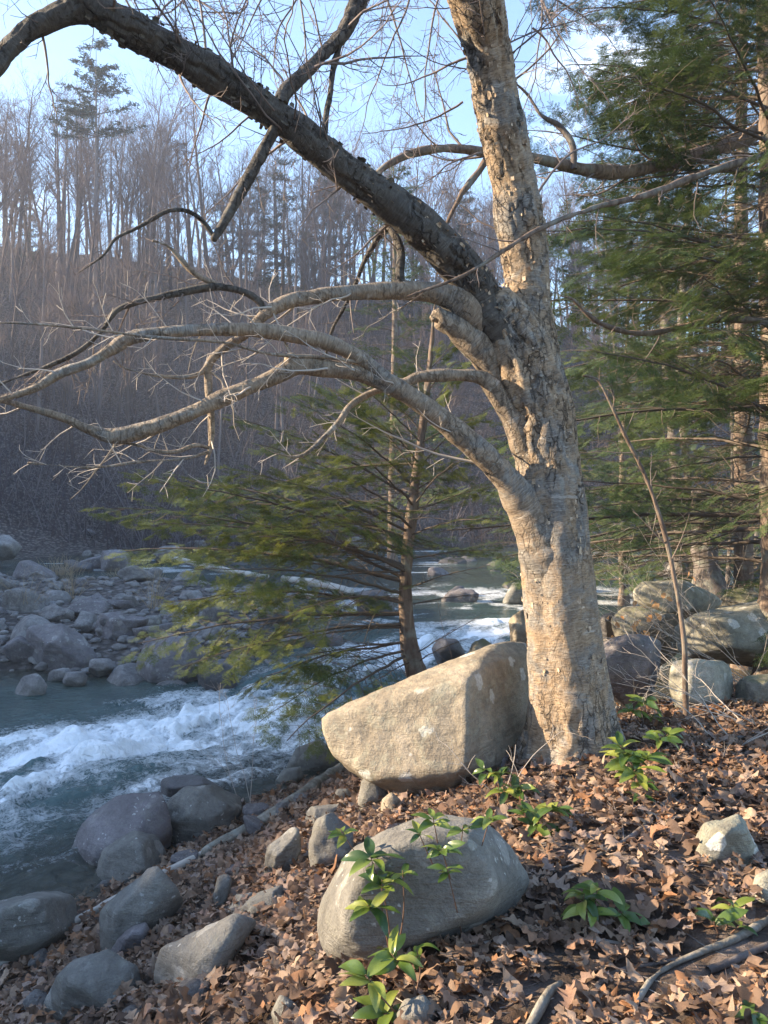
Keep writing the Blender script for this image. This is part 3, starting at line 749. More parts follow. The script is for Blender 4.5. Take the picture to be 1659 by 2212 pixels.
R('boulder', [(1420, 1235), (1440, 1212), (1480, 1215), (1500, 1240), (1450, 1248)], 1.2, 'pale rock at the far shore seen above the boulder pile', 'pebble', 24, .3, 79, 4)

def blob_rock(k):
    rs = random.Random(900 + k); D, T = ico(4)
    N = [np.array((rs.gauss(0, 1), rs.gauss(0, 1), rs.gauss(0, .8))) for _ in range(13)]
    N = np.array([n / np.linalg.norm(n) for n in N]); Hh = np.array([rs.uniform(.6, 1.0) for _ in N])
    t = np.maximum(D @ N.T, 0) / Hh; r = np.minimum((t ** 22).sum(1) ** (-1 / 22), 1.35)
    V = D * r[:, None] * np.array([1, .8, .58]); V = V * (1 + .12 * fbm(V * 2, 3, k)[:, None])
    b = Buf(); b.add(V, t=T); return b.mesh('stone')
SM = {m: [blob_rock(k + 20 * j) for k in range(6)] for j, m in enumerate(('pebble', 'rock_purple', 'rock_wet'))}
for m in SM:
    for me in SM[m]: me.materials.append(MT[m])
rs = random.Random(77)
def scatter(n, xr, yr, cond, size, mats, label, group, name='stone', sink=.3):
    k = 0; tries = 0
    while k < n and tries < n * 60:
        tries += 1
        y = yr[0] + (yr[1] - yr[0]) * rs.random() ** 1.3; x = rs.uniform(*xr)
        if abs(x) > .53 * y + 1: continue
        if not cond(x, y): continue
        m = rs.choice(mats); s = size[0] * (size[1] / size[0]) ** (rs.random() ** 1.7)
        o = link(name, rs.choice(SM[m]), None, None, (x, y, Hs(x, y) + s * sink))
        o.scale = (s * rs.uniform(.8, 1.3), s, s * rs.uniform(.7, 1.2)); o.rotation_euler = (rs.gauss(0, .25), rs.gauss(0, .25), rs.uniform(0, 6.28))
        tag(o, label, 'stone', group); k += 1
one = lambda f: (lambda x, y: bool(f(np.array([x]), np.array([y]))[0]))
scatter(150, (-13, 0), (11.5, 28), one(lambda x, y: poly_sd(x, y, BAR) > -.45), (.07, .52), ['pebble', 'pebble', 'rock_purple'],
        'loose grey river stone lying on the gravel bar across the water', 'loose stones on the gravel bar')
scatter(42, (-2.4, .6), (3.0, 8.2), one(lambda x, y: (seg_sd(x, y, SHORE) > .1) & (seg_sd(x, y, SHORE) < 2.3)), (.05, .16), ['pebble', 'rock_purple'],
        'small loose stone among the leaves of the near bank slope', 'small stones on the near bank slope', sink=.25)
scatter(60, (-14, 12), (12.5, 36), one(lambda x, y: (poly_sd(x, y, BAR) < 0) & (seg_sd(x, y, SHORE) < -.6) & (seg_sd(x, y, TOE) > 1)), (.3, .8), ['rock_wet', 'rock_wet', 'rock_purple'],
        'dark wet rock breaking the surface of the upstream channel', 'wet rocks in the upstream channel', sink=.62)
scatter(26, (-24, 22), (36, 50), one(lambda x, y: (seg_sd(x, y, TOE) < 2.5) & (seg_sd(x, y, TOE) > -4)), (.25, .9), ['pebble', 'rock_purple'],
        'grey rock tumbled at the foot of the far hillside', 'rocks at the foot of the far hillside')

D2, T2 = ico(3); b = Buf(); rg_ = random.Random(4); k = 0
cand = [(rg_.uniform(-13, 0), 11.5 + 17 * rg_.random() ** 1.4) for _ in range(2600)]
ok = poly_sd(np.array([c[0] for c in cand]), np.array([c[1] for c in cand]), BAR) > -.5
zz = H(np.array([c[0] for c in cand]), np.array([c[1] for c in cand]))
for (x, y), o_, z in zip(cand, ok, zz):
    if not o_ or abs(x) > .53 * y + .5 or k > 900: continue
    s_ = rg_.uniform(.04, .14); n_ = 1 + .22 * vn(D2 * 1.4 + k * 7.1, 3)
    a_ = rg_.uniform(0, 6.28); V = D2 * n_[:, None] * np.array([1.2, .85, .6]) * s_
    V = np.stack([V[:, 0] * math.cos(a_) - V[:, 1] * math.sin(a_), V[:, 0] * math.sin(a_) + V[:, 1] * math.cos(a_), V[:, 2]], 1)
    b.add(V + np.array([x, y, z + .25 * s_]), t=T2); k += 1
o = link('gravel', b.mesh('gravel'), MT['pebble']); tag(o, 'small grey gravel between the stones of the far bar', 'gravel', kind='stuff')

# ------------------------------------------------------------------ the yellow birch
BASE_Y = 5.0
def L4(rows):
    """(u, v, width in pixels, distance) -> x, y, z, radius"""
    return np.array([(*P(u, v, y), .5 * w * y / F) for u, v, w, y in rows])

def bark_disp(rough, roots=False, zbase=0.0, seed=0):
    def f(p, r, L, th, T, N, B):
        n, k = len(p), len(th)
        cs = np.stack([np.cos(th), np.sin(th)], 1)
        a = np.empty((n, k, 3))
        a[..., 0] = cs[None, :, 0] * r[:, None]; a[..., 1] = cs[None, :, 1] * r[:, None]; a[..., 2] = L[:, None]
        a = a.reshape(-1, 3)
        big = fbm(a * np.array([7, 7, 4]), 3, seed + 1)
        plate = fbm(a * np.array([24, 24, 4.5]) + big[:, None] * 1.2, 4, seed + 2)
        ring = fbm(a * np.array([16, 16, 60]) + plate[:, None] * .6, 3, seed + 3)
        pl = np.clip(plate * 2.6 + .45, -1, .45)
        zz_ = np.repeat(p[:, 2], k); rg = rough * (.38 + 1.05 * sstep(1.1, 2.0, zz_) + .6 * sstep(.55, .05, zz_)) if roots else rough
        d = big * .05 * np.repeat(r, k) + rg * (.011 * pl + .006 * plate) + .0014 * ring
        d = d.reshape(n, k)
        if not roots: d = d + (r * .20 * fbm(np.stack([L * 5, 0 * L, 0 * L + seed], 1), 3, seed + 4))[:, None]
        if roots:
            # buttressed foot
            dirs = cs[:, 0][None, :, None] * N[:, None] + cs[:, 1][None, :, None] * B[:, None]
            ang = np.arctan2(dirs[..., 1], dirs[..., 0])
            lob = .5 + .5 * np.cos(ang * 4 + 1.1) + .25 * np.cos(ang * 7 + .4)
            hgt = np.maximum(p[:, 2] - zbase, 0)[:, None]
            d = d + r[:, None] * (.36 * np.exp(-hgt / .16) * lob + .10 * np.exp(-hgt / .4))
            d = d + r[:, None] * .10 * np.cos(ang * 5 + 2 * np.sin(p[:, 2:3] * 1.7)) * (.35 + .65 * np.exp(-hgt / .9)) * .6
        return d
    return f

base_pt = P(1232, 1640, BASE_Y)
base_pt.z = Hs(base_pt.x, base_pt.y)
birch = thing('birch_tree', base_pt, 'big yellow birch with peeling bark, forked trunk and long limbs over the river', 'tree')

def limb(name, rows, k=28, step=.014, rough=.5, mat='birch_limb', roots=False, seed=0, parent=None, twig=None):
    pr = resample(L4(rows), step)
    b = Buf(); tube(b, pr, k, bark_disp(rough, roots, base_pt.z, seed))
    o = link(name, b.mesh(name, base_pt, uv=True), MT[mat], birch)
    return o, pr

TR = [(1238, 1690, 172, 5.0), (1234, 1620, 165, 5.0), (1228, 1500, 160, 5.0), (1219, 1400, 156, 5.0), (1208, 1300, 153, 5.0), (1199, 1200, 149, 5.0), (1193, 1110, 143, 5.0),
      (1181, 1000, 130, 5.0), (1168, 900, 138, 5.0), (1140, 810, 146, 5.0), (1112, 740, 135, 4.98), (1085, 690, 112, 4.95), (1060, 650, 90, 4.9)]
trunk, tr_pr = limb('trunk', TR, 110, .011, 1.25, 'birch', True, 1)
LEAD_R = [(1160, 860, 100, 5.02), (1148, 760, 112, 5.05), (1140, 680, 102, 5.06), (1138, 600, 97, 5.07), (1126, 500, 99, 5.05), (1110, 400, 98, 5.0), (1090, 300, 97, 4.9), (1068, 200, 98, 4.8), (1052, 100, 100, 4.7), (1027, 0, 104, 4.55), (990, -120, 104, 4.4), (940, -300, 96, 4.3), (880, -520, 80, 4.3)]
lead_r, lr_pr = limb('leader', LEAD_R, 80, .012, 1.5, 'birch', False, 2)
LEAD_L = [(1105, 760, 100, 4.97), (1062, 690, 104, 4.93), (1025, 620, 92, 4.88), (980, 560, 84, 4.8), (900, 482, 76, 4.68), (790, 400, 69, 4.55), (700, 330, 64, 4.45), (600, 252, 66, 4.34), (500, 187, 64, 4.24), (400, 125, 66, 4.14), (300, 72, 70, 4.04), (215, 22, 62, 3.95), (150, -30, 56, 3.9), (60, -120, 48, 3.85), (-60, -240, 40, 3.8)]
lead_l, ll_pr = limb('leader', LEAD_L, 64, .012, 1.3, 'birch_mossy_shaded', False, 3)

LIMBS = {
 'fork': ([(205, 20, 50, 3.95), (150, 25, 46, 3.92), (90, 50, 44, 3.88), (40, 85, 44, 3.84), (0, 128, 42, 3.8), (-60, 210, 38, 3.75), (-150, 330, 30, 3.7)], 28, 1.0, 'birch_mossy_shaded'),
 'lower': ([(1222, 1400, 50, 4.99), (1196, 1260, 100, 4.97), (1163, 1150, 100, 4.94), (1128, 1085, 82, 4.9), (1092, 1032, 62, 4.85), (1040, 978, 55, 4.8), (980, 928, 49, 4.74), (920, 880, 43, 4.68), (865, 843, 42, 4.62), (820, 820, 41, 4.58), (770, 804, 38, 4.53), (700, 795, 37, 4.47), (645, 788, 38, 4.42), (590, 815, 34, 4.38), (500, 852, 34, 4.32), (400, 897, 32, 4.25), (300, 932, 31, 4.2), (240, 941, 29, 4.16), (200, 930, 23, 4.13), (130, 900, 18, 4.1), (60, 880, 15, 4.06), (0, 864, 13, 4.03), (-90, 850, 9, 4.0)], 28, .3, 'birch_limb'),
 'upper': ([(850, 838, 36, 4.6), (815, 806, 32, 4.55), (770, 770, 30, 4.5), (710, 741, 31, 4.45), (640, 725, 30, 4.4), (540, 712, 29, 4.34), (430, 713, 27, 4.27), (340, 720, 27, 4.2), (282, 730, 25, 4.16), (240, 755, 26, 4.12), (190, 785, 22, 4.08), (130, 806, 20, 4.04), (80, 836, 18, 4.0), (20, 857, 13, 3.97), (-80, 880, 8, 3.92)], 24, .2, 'birch_limb'),
 'middle': ([(1165, 1080, 40, 5.0), (1142, 985, 62, 4.97), (1114, 915, 60, 4.93), (1085, 872, 42, 4.9), (1060, 832, 38, 4.87), (1030, 813, 30, 4.84), (960, 810, 26, 4.8), (905, 814, 24, 4.76), (872, 826, 20, 4.74), (845, 818, 15, 4.72), (838, 812, 6, 4.71)], 20, .3, 'birch_limb'),
 'high': ([(1090, 780, 50, 4.96), (1048, 705, 72, 4.92), (995, 655, 62, 4.86), (940, 632, 42, 4.8), (850, 628, 35, 4.72), (750, 632, 33, 4.64), (680, 640, 31, 4.58), (620, 652, 28, 4.52), (572, 680, 25, 4.48), (530, 722, 21, 4.46), (485, 752, 19, 4.44), (452, 785, 18, 4.42), (450, 830, 15, 4.42), (456, 900, 13, 4.4), (455, 960, 10, 4.4), (443, 1003, 4, 4.38)], 24, .35, 'birch_limb'),
 'stub': ([(1085, 840, 40, 4.97), (1046, 765, 62, 4.93), (1006, 725, 54, 4.88), (975, 702, 44, 4.84), (956, 692, 40, 4.83), (945, 684, 34, 4.82), (932, 690, 10, 4.81)], 24, .9, 'birch_limb'),
 'high_side': ([(568, 682, 14, 4.48), (562, 655, 16, 4.47), (530, 632, 17, 4.44), (462, 620, 16, 4.4), (380, 634, 14, 4.34), (300, 652, 12, 4.28), (250, 672, 11, 4.24), (215, 720, 10, 4.2), (165, 762, 9, 4.16), (100, 792, 7, 4.12), (20, 822, 6, 4.08), (-40, 850, 4, 4.05)], 12, .4, 'birch_mossy_shaded'),
 'high_side2': ([(530, 632, 12, 4.44), (480, 618, 13, 4.42), (425, 595, 12, 4.38), (385, 555, 10, 4.36), (360, 530, 7, 4.34), (330, 520, 4, 4.3)], 10, .3, 'birch_limb'),
 'arch': ([(864, 628, 22, 4.72), (863, 590, 20, 4.75), (866, 545, 18, 4.8), (852, 508, 16, 4.85), (832, 492, 14, 4.88), (810, 525, 12, 4.9), (785, 570, 11, 4.92), (765, 620, 9, 4.94), (740, 670, 8, 4.96), (715, 720, 6, 4.98), (700, 790, 4, 5.0)], 12, .3, 'birch_mossy_shaded'),
 'sky_branch': ([(600, 250, 30, 4.36), (612, 205, 28, 4.42), (650, 165, 28, 4.5), (700, 115, 29, 4.58), (738, 75, 31, 4.64), (762, 30, 32, 4.7), (795, -30, 32, 4.78), (850, -140, 26, 4.9)], 20, .9, 'birch_mossy_shaded'),
 'hanging': ([(610, 255, 18, 4.34), (585, 295, 21, 4.3), (545, 370, 20, 4.26), (500, 450, 17, 4.2), (475, 495, 14, 4.17), (460, 518, 10, 4.15)], 14, 1.0, 'birch_mossy_shaded'),
 'drop': ([(738, 82, 12, 4.64), (722, 140, 12, 4.6), (715, 200, 11, 4.56), (705, 250, 10, 4.52), (704, 298, 7, 4.5)], 10, .8, 'birch_mossy_shaded'),
 'hanging_side': ([(462, 512, 9, 4.16), (440, 480, 9, 4.14), (410, 458, 8, 4.1), (365, 455, 8, 4.06), (300, 490, 7, 4.02), (250, 515, 6, 4.0), (225, 550, 5, 3.97), (170, 590, 3, 3.93)], 8, .3, 'birch_mossy_shaded'),
 'leaning': ([(872, 828, 12, 4.74), (830, 840, 12, 4.72), (790, 855, 12, 4.7), (755, 878, 11, 4.66), (735, 908, 10, 4.64), (700, 945, 8, 4.6), (650, 985, 5, 4.56), (600, 980, 4, 4.52), (560, 962, 3, 4.5)], 10, .6, 'birch_limb'),
 'thin_long': ([(790, 785, 7, 4.5), (700, 772, 9, 4.42), (620, 768, 8, 4.34), (560, 760, 8, 4.28), (480, 740, 7, 4.2), (330, 728, 6, 4.05), (200, 712, 6, 3.95), (80, 700, 5, 3.85), (-30, 696, 4, 3.8)], 8, .2, 'birch_limb'),
 'knot': ([(645, 792, 30, 4.42), (633, 783, 36, 4.40), (622, 772, 30, 4.39)], 16, .6, 'birch_limb'),
 'dangling': ([(450, 782, 8, 4.42), (435, 805, 8, 4.4), (395, 815, 7, 4.36), (330, 810, 6, 4.3), (270, 795, 4, 4.26), (245, 780, 3, 4.24)], 8, .4, 'birch_limb'),
 'dangling_low': ([(455, 968, 6, 4.4), (420, 962, 7, 4.36), (385, 975, 7, 4.32), (340, 975, 6, 4.28), (290, 960, 5, 4.24), (240, 955, 3, 4.2)], 8, .4, 'birch_limb'),
 'dangling_low2': ([(454, 975, 5, 4.4), (400, 990, 6, 4.3), (300, 998, 6, 4.2), (200, 1010, 5, 4.1), (120, 1005, 4, 4.02), (60, 1000, 3, 3.96)], 8, .4, 'birch_limb'),
}
TW = {  # density and length of twigs on each limb: levels, spacing, ratio
 'fork': (2, .30, .30), 'lower': (3, .20, .22), 'upper': (3, .18, .24), 'high': (3, .17, .26), 'high_side': (3, .085, .30), 'high_side2': (2, .09, .4),
 'arch': (2, .16, .30), 'sky_branch': (3, .14, .48), 'hanging': (2, .12, .38), 'drop': (3, .12, .5), 'hanging_side': (2, .09, .35), 'leaning': (2, .10, .35),
 'thin_long': (2, .10, .18), 'dangling': (2, .09, .4), 'dangling_low': (2, .08, .45), 'dangling_low2': (2, .09, .35)}
rt = random.Random(5)
for kx, (rows, k, rough, mat) in LIMBS.items():
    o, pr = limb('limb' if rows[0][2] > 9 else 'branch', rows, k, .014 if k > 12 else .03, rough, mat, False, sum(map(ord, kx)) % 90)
    if kx in TW:
        d, e, rr = TW[kx]; b = Buf()
        twiggy(b, pr[::3], d, e, rr, .85, .15, .03, 3, .0019, .25 if kx in ('lower', 'upper', 'high') else .08, .08, rt)
        t = link('twigs', b.mesh('twigs', base_pt), MT['twig_pale'] if mat == 'birch_limb' else MT['twig'], o); t['kind'] = 'stuff'
# twigs of the two leaders against the sky
for o, pr, lo in ((lead_l, ll_pr, .42), (lead_r, lr_pr, .45)):
    b = Buf(); q = pr[::4]; q = q[int(len(q) * lo):]
    for _ in range(34):
        i = rt.randrange(len(q) - 1)
        d = side_dir(q[i + 1, :3] - q[i, :3], rt.uniform(.8, 1.5), rt); d[2] = abs(d[2]) * .8 + .05
        Lg = rt.uniform(.5, 1.5); r0 = rt.uniform(.004, .010)
        w = wander(q[i, :3], d, Lg, r0, .0018, 12, .13, .03, rt)
        tube(b, w, 4, cap=False)
        twiggy(b, w, 2, .13, .38, .8, .15, .03, 3, .0015, .2, .08, rt)
    t = link('twigs', b.mesh('twigs', base_pt), MT['twig'], o); t['kind'] = 'stuff'

# thin branches of the crown that hang into view against the sky
rs2 = random.Random(44)
SKY = [(ll_pr, lead_l, u, v, y, du, dv) for u, v, y, du, dv in (
    (330, -60, 4.6, 160, 200), (450, -80, 4.9, -120, 260), (520, -60, 5.2, 140, 300), (620, -90, 5.0, -160, 260), (640, -60, 5.4, 60, 380), (700, -70, 5.6, -220, 260),
    (860, -80, 5.2, -140, 300), (900, -90, 5.5, -60, 420), (960, -60, 5.8, -180, 380), (820, -60, 6.0, 80, 420), (240, -80, 4.4, 120, 260), (90, 60, 3.9, 60, 190), (560, 230, 4.5, -160, 120), (760, 380, 4.7, -140, 130),
    (470, 170, 4.4, -60, 190), (640, 290, 4.6, -200, 110), (380, 120, 4.3, 20, 190), (880, 470, 4.8, -180, 60))]
SKY += [(lr_pr, lead_r, u, v, y, du, dv) for u, v, y, du, dv in (
    (1140, -80, 5.2, 120, 330), (1120, -60, 5.4, 180, 200), (1150, 60, 5.2, 150, 160), (1100, 180, 5.3, 180, -100), (1000, 220, 5.2, -160, 150), (1040, 330, 5.3, -170, 60), (1020, 120, 5.0, -190, 60),
    (1180, -90, 5.8, 40, 420), (1160, 420, 5.4, 130, -190), (1080, 500, 5.6, -130, -60))]
for prl, par, u, v, y, du, dv in SKY:
    a_ = np.array(P(u, v, y)); b_ = np.array(P(u + du, v + dv, y + rs2.uniform(-.5, .5))); Lg = np.linalg.norm(b_ - a_)
    w = wander(a_, b_ - a_, Lg * 1.05, rs2.uniform(.007, .011), .002, 16, .10, .0, rs2)
    b = Buf(); tube(b, w, 5, cap=False); twiggy(b, w, 3, .11, .42, .75, .17, .01, 3, .0019, .1, .08, rs2)
    link('branch', b.mesh('branch', base_pt), MT['twig'], birch)

# peeling curls and plates of bark
def flakes(prs, n, size, out, mat, seed, angr=None):
    rf = random.Random(seed); b = Buf()
    for pr in prs:
        T, N, B = frames(pr[:, :3])
        for _ in range(int(n * len(pr) / 300)):
            i = rf.randrange(2, len(pr) - 2); th = rf.uniform(0, 6.283)
            r = pr[i, 3] * rf.uniform(.98, 1.02)
            e = math.cos(th) * N[i] + math.sin(th) * B[i]; tg = -math.sin(th) * N[i] + math.cos(th) * B[i]
            w = size * rf.uniform(.35, 1.5); hgt = w * rf.uniform(.5, 1.7)
            sd = rf.choice((-1, 1)); cu = rf.uniform(.5, 1.9) * out
            rows = []
            for s in range(4):
                f_ = s / 3
                off = pr[i, :3] + e * (r + cu * w * f_ ** 1.6 * .5) + tg * sd * w * (f_ - .3 * cu * f_ ** 2) + T[i] * rf.gauss(0, .002)
                hh = hgt * (1 - .35 * f_) * rf.uniform(.7, 1.2)
                rows += [off - T[i] * hh * .5, off + T[i] * hh * .5]
            b.add(rows, [(0, 2, 3, 1), (2, 4, 5, 3), (4, 6, 7, 5)])
    return b.mesh('bark_flakes', base_pt), mat
for prs, n, sz, ou, m, sd in (([tr_pr[60:]], 800, .022, .40, 'curl', 1), ([tr_pr[280:]], 420, .040, .6, 'crust', 6), ([lr_pr[:330]], 560, .024, .6, 'curl', 2), ([ll_pr[:120]], 500, .022, .9, 'curl', 3),
                              ([ll_pr[100:]], 620, .022, 1.0, 'crust', 4)):
    me, m = flakes(prs, n, sz, ou, m, sd)
    o = link('bark_flakes', me, MT[m], birch); o['kind'] = 'stuff'

# ------------------------------------------------------------------ hemlocks
def shoot(L, rng, quads=13):
    """one flat hemlock shoot along +x: needles in two ranks and a few short side shoots"""
    V, Q = [], []
    def rank(o, a, l, n):
        for i in range(n):
            t = (i + .6) / n
            cx, cy = o[0] + math.cos(a) * l * t, o[1] + math.sin(a) * l * t
            for s in (-1, 1):
                nl = .020 * rng.uniform(.75, 1.2) * (1 - .35 * t); na = a + s * rng.uniform(.85, 1.25)
                dx, dy = math.cos(na) * nl, math.sin(na) * nl; wx, wy = -math.sin(na) * .0033, math.cos(na) * .0033
                zz = rng.gauss(0, .0035); k = len(V)
                V.extend([(cx - wx, cy - wy, 0), (cx + wx, cy + wy, 0), (cx + dx + wx * .6, cy + dy + wy * .6, zz), (cx + dx - wx * .6, cy + dy - wy * .6, zz)])
                Q.append((k, k + 1, k + 2, k + 3))
    rank((0, 0), 0, L, quads)
    for s in (-1, 1):
        for t in (.2, .42, .64):
            l = L * (.62 - .5 * t) * rng.uniform(.7, 1.2)
            rank((L * t, 0), s * rng.uniform(.7, 1.0), l, max(3, int(l / .0115)))
    return np.array(V), np.array(Q)

rh = random.Random(11)
SHOOTS = [shoot(.15 + .02 * k, rh) for k in range(5)]

def hemlock_branch(L, rng, bare=.25, dens=1.0, droop=.22, dead=.0):
    wood, leaf = Buf(), Buf()
    n = 14
    t = np.linspace(0, 1, n)
    jx = np.cumsum([rng.gauss(0, .018) for _ in t]) * L * .35; jz = np.cumsum([rng.gauss(0, .018) for _ in t]) * L * .25
    ax_ = np.stack([t * L, jx - jx[-1] * t, L * (droop * (t - t ** 2)) + jz - jz[-1] * t, .004 + .0085 * L * .8 * (1 - t) ** 1.2], 1)
    tube(wood, ax_, 5, cap=False)
    pts, dirs, ups = [], [], []
    s, side = .10, 1
    while s < .985:
        side = -side
        i = min(int(s * (n - 1)), n - 2); f_ = s * (n - 1) - i
        q = ax_[i, :3] * (1 - f_) + ax_[i + 1, :3] * f_; d = ax_[i + 1, :3] - ax_[i, :3]; d /= np.linalg.norm(d)
        a = side * rng.uniform(.75, 1.15)
        dd = np.array([d[0] * math.cos(a) - d[1] * math.sin(a), d[0] * math.sin(a) + d[1] * math.cos(a), d[2] - rng.uniform(-.02, .16)])
        sl = (.40 * L * (1 - s) ** .75 + .10) * rng.uniform(.45, 1.15)
        w = wander(q, dd, sl, .0016 + .0045 * sl, .0009, 6, .07, -.012, rng)
        tube(wood, w, 3, cap=False, transport=False)
        green = s > bare * rng.uniform(.6, 1.3) and rng.random() > dead
        cum = 0.0
        while green:
            cum += rng.uniform(.035, .062) / dens
            if cum > sl: break
            if cum < sl * .22 * (1 - s): continue
            g = cum / sl * 6; j = min(int(g), 5); pp = w[j, :3] * (1 - (g - j)) + w[j + 1, :3] * (g - j); wd = w[j + 1, :3] - w[j, :3]; wd /= np.linalg.norm(wd)
            aa = rng.choice((-1, 1)) * rng.uniform(.35, 1.0)
            sd = np.array([wd[0] * math.cos(aa) - wd[1] * math.sin(aa), wd[0] * math.sin(aa) + wd[1] * math.cos(aa), wd[2] - rng.uniform(.0, .30)])
            pts.append(pp); dirs.append(sd); ups.append((rng.gauss(0, .22), rng.gauss(0, .22), 1))
        if green:
            wd = w[-1, :3] - w[-2, :3]; pts.append(w[-1, :3]); dirs.append(wd); ups.append((0, 0, 1))
        s += .052 / max(L, .9) * rng.uniform(.7, 1.5)
    if pts:
        X = np.array(dirs); X /= np.linalg.norm(X, axis=1)[:, None]; U = np.array(ups, float)
        Y = np.cross(U, X); Y /= np.linalg.norm(Y, axis=1)[:, None]; Z = np.cross(X, Y)
        for p, x, y_, z_ in zip(pts, X, Y, Z):
            V, Q = rng.choice(SHOOTS); sc = rng.uniform(.6, 1.1)
            leaf.add((V * sc) @ np.stack([x, y_, z_]) + p, Q, c=rng.random() ** 1.5)
    return wood.mesh('branch'), (leaf.mesh('foliage', smooth=False) if pts else None)

BR = {'long': [hemlock_branch(2.8, rh, .36, .56, .16, .12) for _ in range(4)], 'mid': [hemlock_branch(1.8, rh, .28, .62, .2, .1) for _ in range(4)],
      'short': [hemlock_branch(1.0, rh, .15, 1.0, .15) for _ in range(3)], 'dead': [hemlock_branch(1.8, rh, 2, .8, .1) for _ in range(3)]}
BRL = {'long': 2.8, 'mid': 1.8, 'short': 1.0, 'dead': 1.8}
for kk in BR:
    for wmesh, lmesh in BR[kk]:
        wmesh.materials.append(MT['hemlock_wood'])
def leafset(mat):
    out = {}
    for kk in BR:
        out[kk] = []
        for wmesh, lmesh in BR[kk]:
            if lmesh is None: out[kk].append((wmesh, None)); continue
            m = lmesh if mat == 'hemlock' else lmesh.copy()
            m.materials.clear(); m.materials.append(MT[mat]); out[kk].append((wmesh, m))
    return out
LS = {'hemlock': leafset('hemlock'), 'hemlock_dark': leafset('hemlock_dark')}

def put_branch(root, kind, a, b_, mat, rng, roll=.25):
    """a copy of a branch from point a to point b_ (world), hung on the tree"""
    a = Vector(a); d = Vector(b_) - a; L = d.length
    x = d.normalized(); y_ = Vector((0, 0, 1)).cross(x)
    y_ = y_.normalized() if y_.length > 1e-3 else Vector((0, 1, 0)); z_ = x.cross(y_)
    m = Matrix((x, y_, z_)).transposed().to_4x4() @ Matrix.Rotation(rng.gauss(0, roll), 4, 'X')
    s = L / BRL[kind]
    m = Matrix.Translation(a - root.location) @ m @ Matrix.Diagonal((s, s * rng.choice((-1, 1)), s, 1))
    wm, lm = rng.choice(LS[mat][kind])
    o = link('branch', wm, None, root); o.matrix_local = m
    if lm is not None: link('foliage', lm, None, o)
    return o

def trunk_part(root, rows, k, mat, name='trunk', step=.06, rough=1.0):
    pr = resample(rows, step); b = Buf(); tube(b, pr, k, bark_disp(rough, False, 0, k))
    link(name, b.mesh(name, root.location, uv=True), MT[mat], root); return pr

def at_h(pr, z):
    i = int(np.argmin(np.abs(pr[:, 2] - z))); return pr[i, :3]

# the small hemlock leaning out over the rapid
rows = L4([(925, 1540, 56, 7.9), (905, 1470, 44, 7.9), (885, 1400, 36, 7.9), (876, 1300, 27, 7.9), (880, 1200, 22, 7.9), (893, 1080, 22, 7.9), (908, 960, 18, 7.9), (922, 850, 13, 7.9), (934, 740, 9, 7.9), (940, 640, 5, 7.9)])
hb = Vector((rows[0][0], rows[0][1], Hs(rows[0][0], rows[0][1])))
hem = thing('hemlock_tree', hb, 'small leaning hemlock with flat green sprays hanging over the rapid', 'tree')
hp = trunk_part(hem, rows, 20, 'hemlock_bark', step=.04)
rb = random.Random(21)
def vbranch(root, pr, v, tip, yt, kind, mat='hemlock', y0=7.9):
    z = CAMZ - (v - CY) / F * y0
    put_branch(root, kind, at_h(pr, z), P(tip[0], tip[1], yt), mat, rb)
for v, tip, yt, kind in [
    (1215, (215, 1100), 7.2, 'long'), (1190, (290, 1040), 7.6, 'long'), (1230, (330, 1130), 6.6, 'long'), (1170, (400, 1035), 8.4, 'long'), (1150, (480, 1010), 7.3, 'long'),
    (1260, (270, 1190), 8.2, 'long'), (1280, (420, 1230), 7.0, 'long'), (1300, (360, 1300), 7.5, 'long'), (1330, (300, 1390), 7.7, 'long'), (1350, (400, 1440), 7.2, 'long'),
    (1380, (520, 1490), 6.9, 'long'), (1240, (560, 1160), 6.4, 'mid'), (1120, (560, 960), 8.0, 'mid'), (1080, (500, 900), 7.7, 'long'), (1050, (620, 860), 7.4, 'mid'),
    (1020, (700, 830), 8.2, 'mid'), (980, (640, 850), 8.6, 'mid'), (960, (760, 820), 7.2, 'mid'), (1000, (780, 900), 6.9, 'mid'), (930, (720, 790), 8.0, 'mid'),
    (1100, (760, 980), 6.6, 'mid'), (1140, (690, 1080), 6.2, 'mid'), (1180, (740, 1130), 6.4, 'mid'), (1060, (1080, 960), 7.6, 'mid'), (1010, (1060, 880), 8.2, 'mid'),
    (1110, (1090, 1050), 8.6, 'mid'), (1160, (1080, 1120), 7.2, 'mid'), (1210, (1090, 1190), 8.4, 'mid'), (960, (1050, 900), 7.4, 'mid'), (900, (1000, 800), 8.0, 'short'),
    (1090, (980, 1000), 6.8, 'mid'), (1140, (960, 1060), 9.2, 'mid'), (1040, (880, 900), 9.4, 'mid'), (1300, (640, 1320), 6.5, 'mid'), (1200, (880, 1150), 9.6, 'mid'),
    (880, (840, 800), 7.4, 'short'), (850, (990, 780), 8.3, 'short'), (820, (860, 750), 8.2, 'short'), (800, (1000, 730), 7.7, 'short'), (1000, (560, 1060), 8.6, 'long'), (1250, (460, 1100), 8.8, 'long'),
    (1400, (560, 1560), 6.6, 'long'), (1410, (620, 1600), 6.3, 'mid'),
    (1330, (560, 1350), 7.9, 'dead'), (1360, (560, 1400), 7.4, 'dead'), (1390, (640, 1420), 7.0, 'dead'), (1420, (1040, 1330), 7.6, 'dead'), (1440, (1010, 1380), 7.3, 'dead'),
    (1310, (1080, 1280), 7.8, 'dead'), (1270, (1060, 1220), 7.3, 'dead'), (1430, (780, 1490), 7.0, 'dead'), (1240, (680, 1250), 7.0, 'dead'), (1200, (640, 1180), 7.4, 'dead')]:
    vbranch(hem, hp, v, tip, yt, kind)

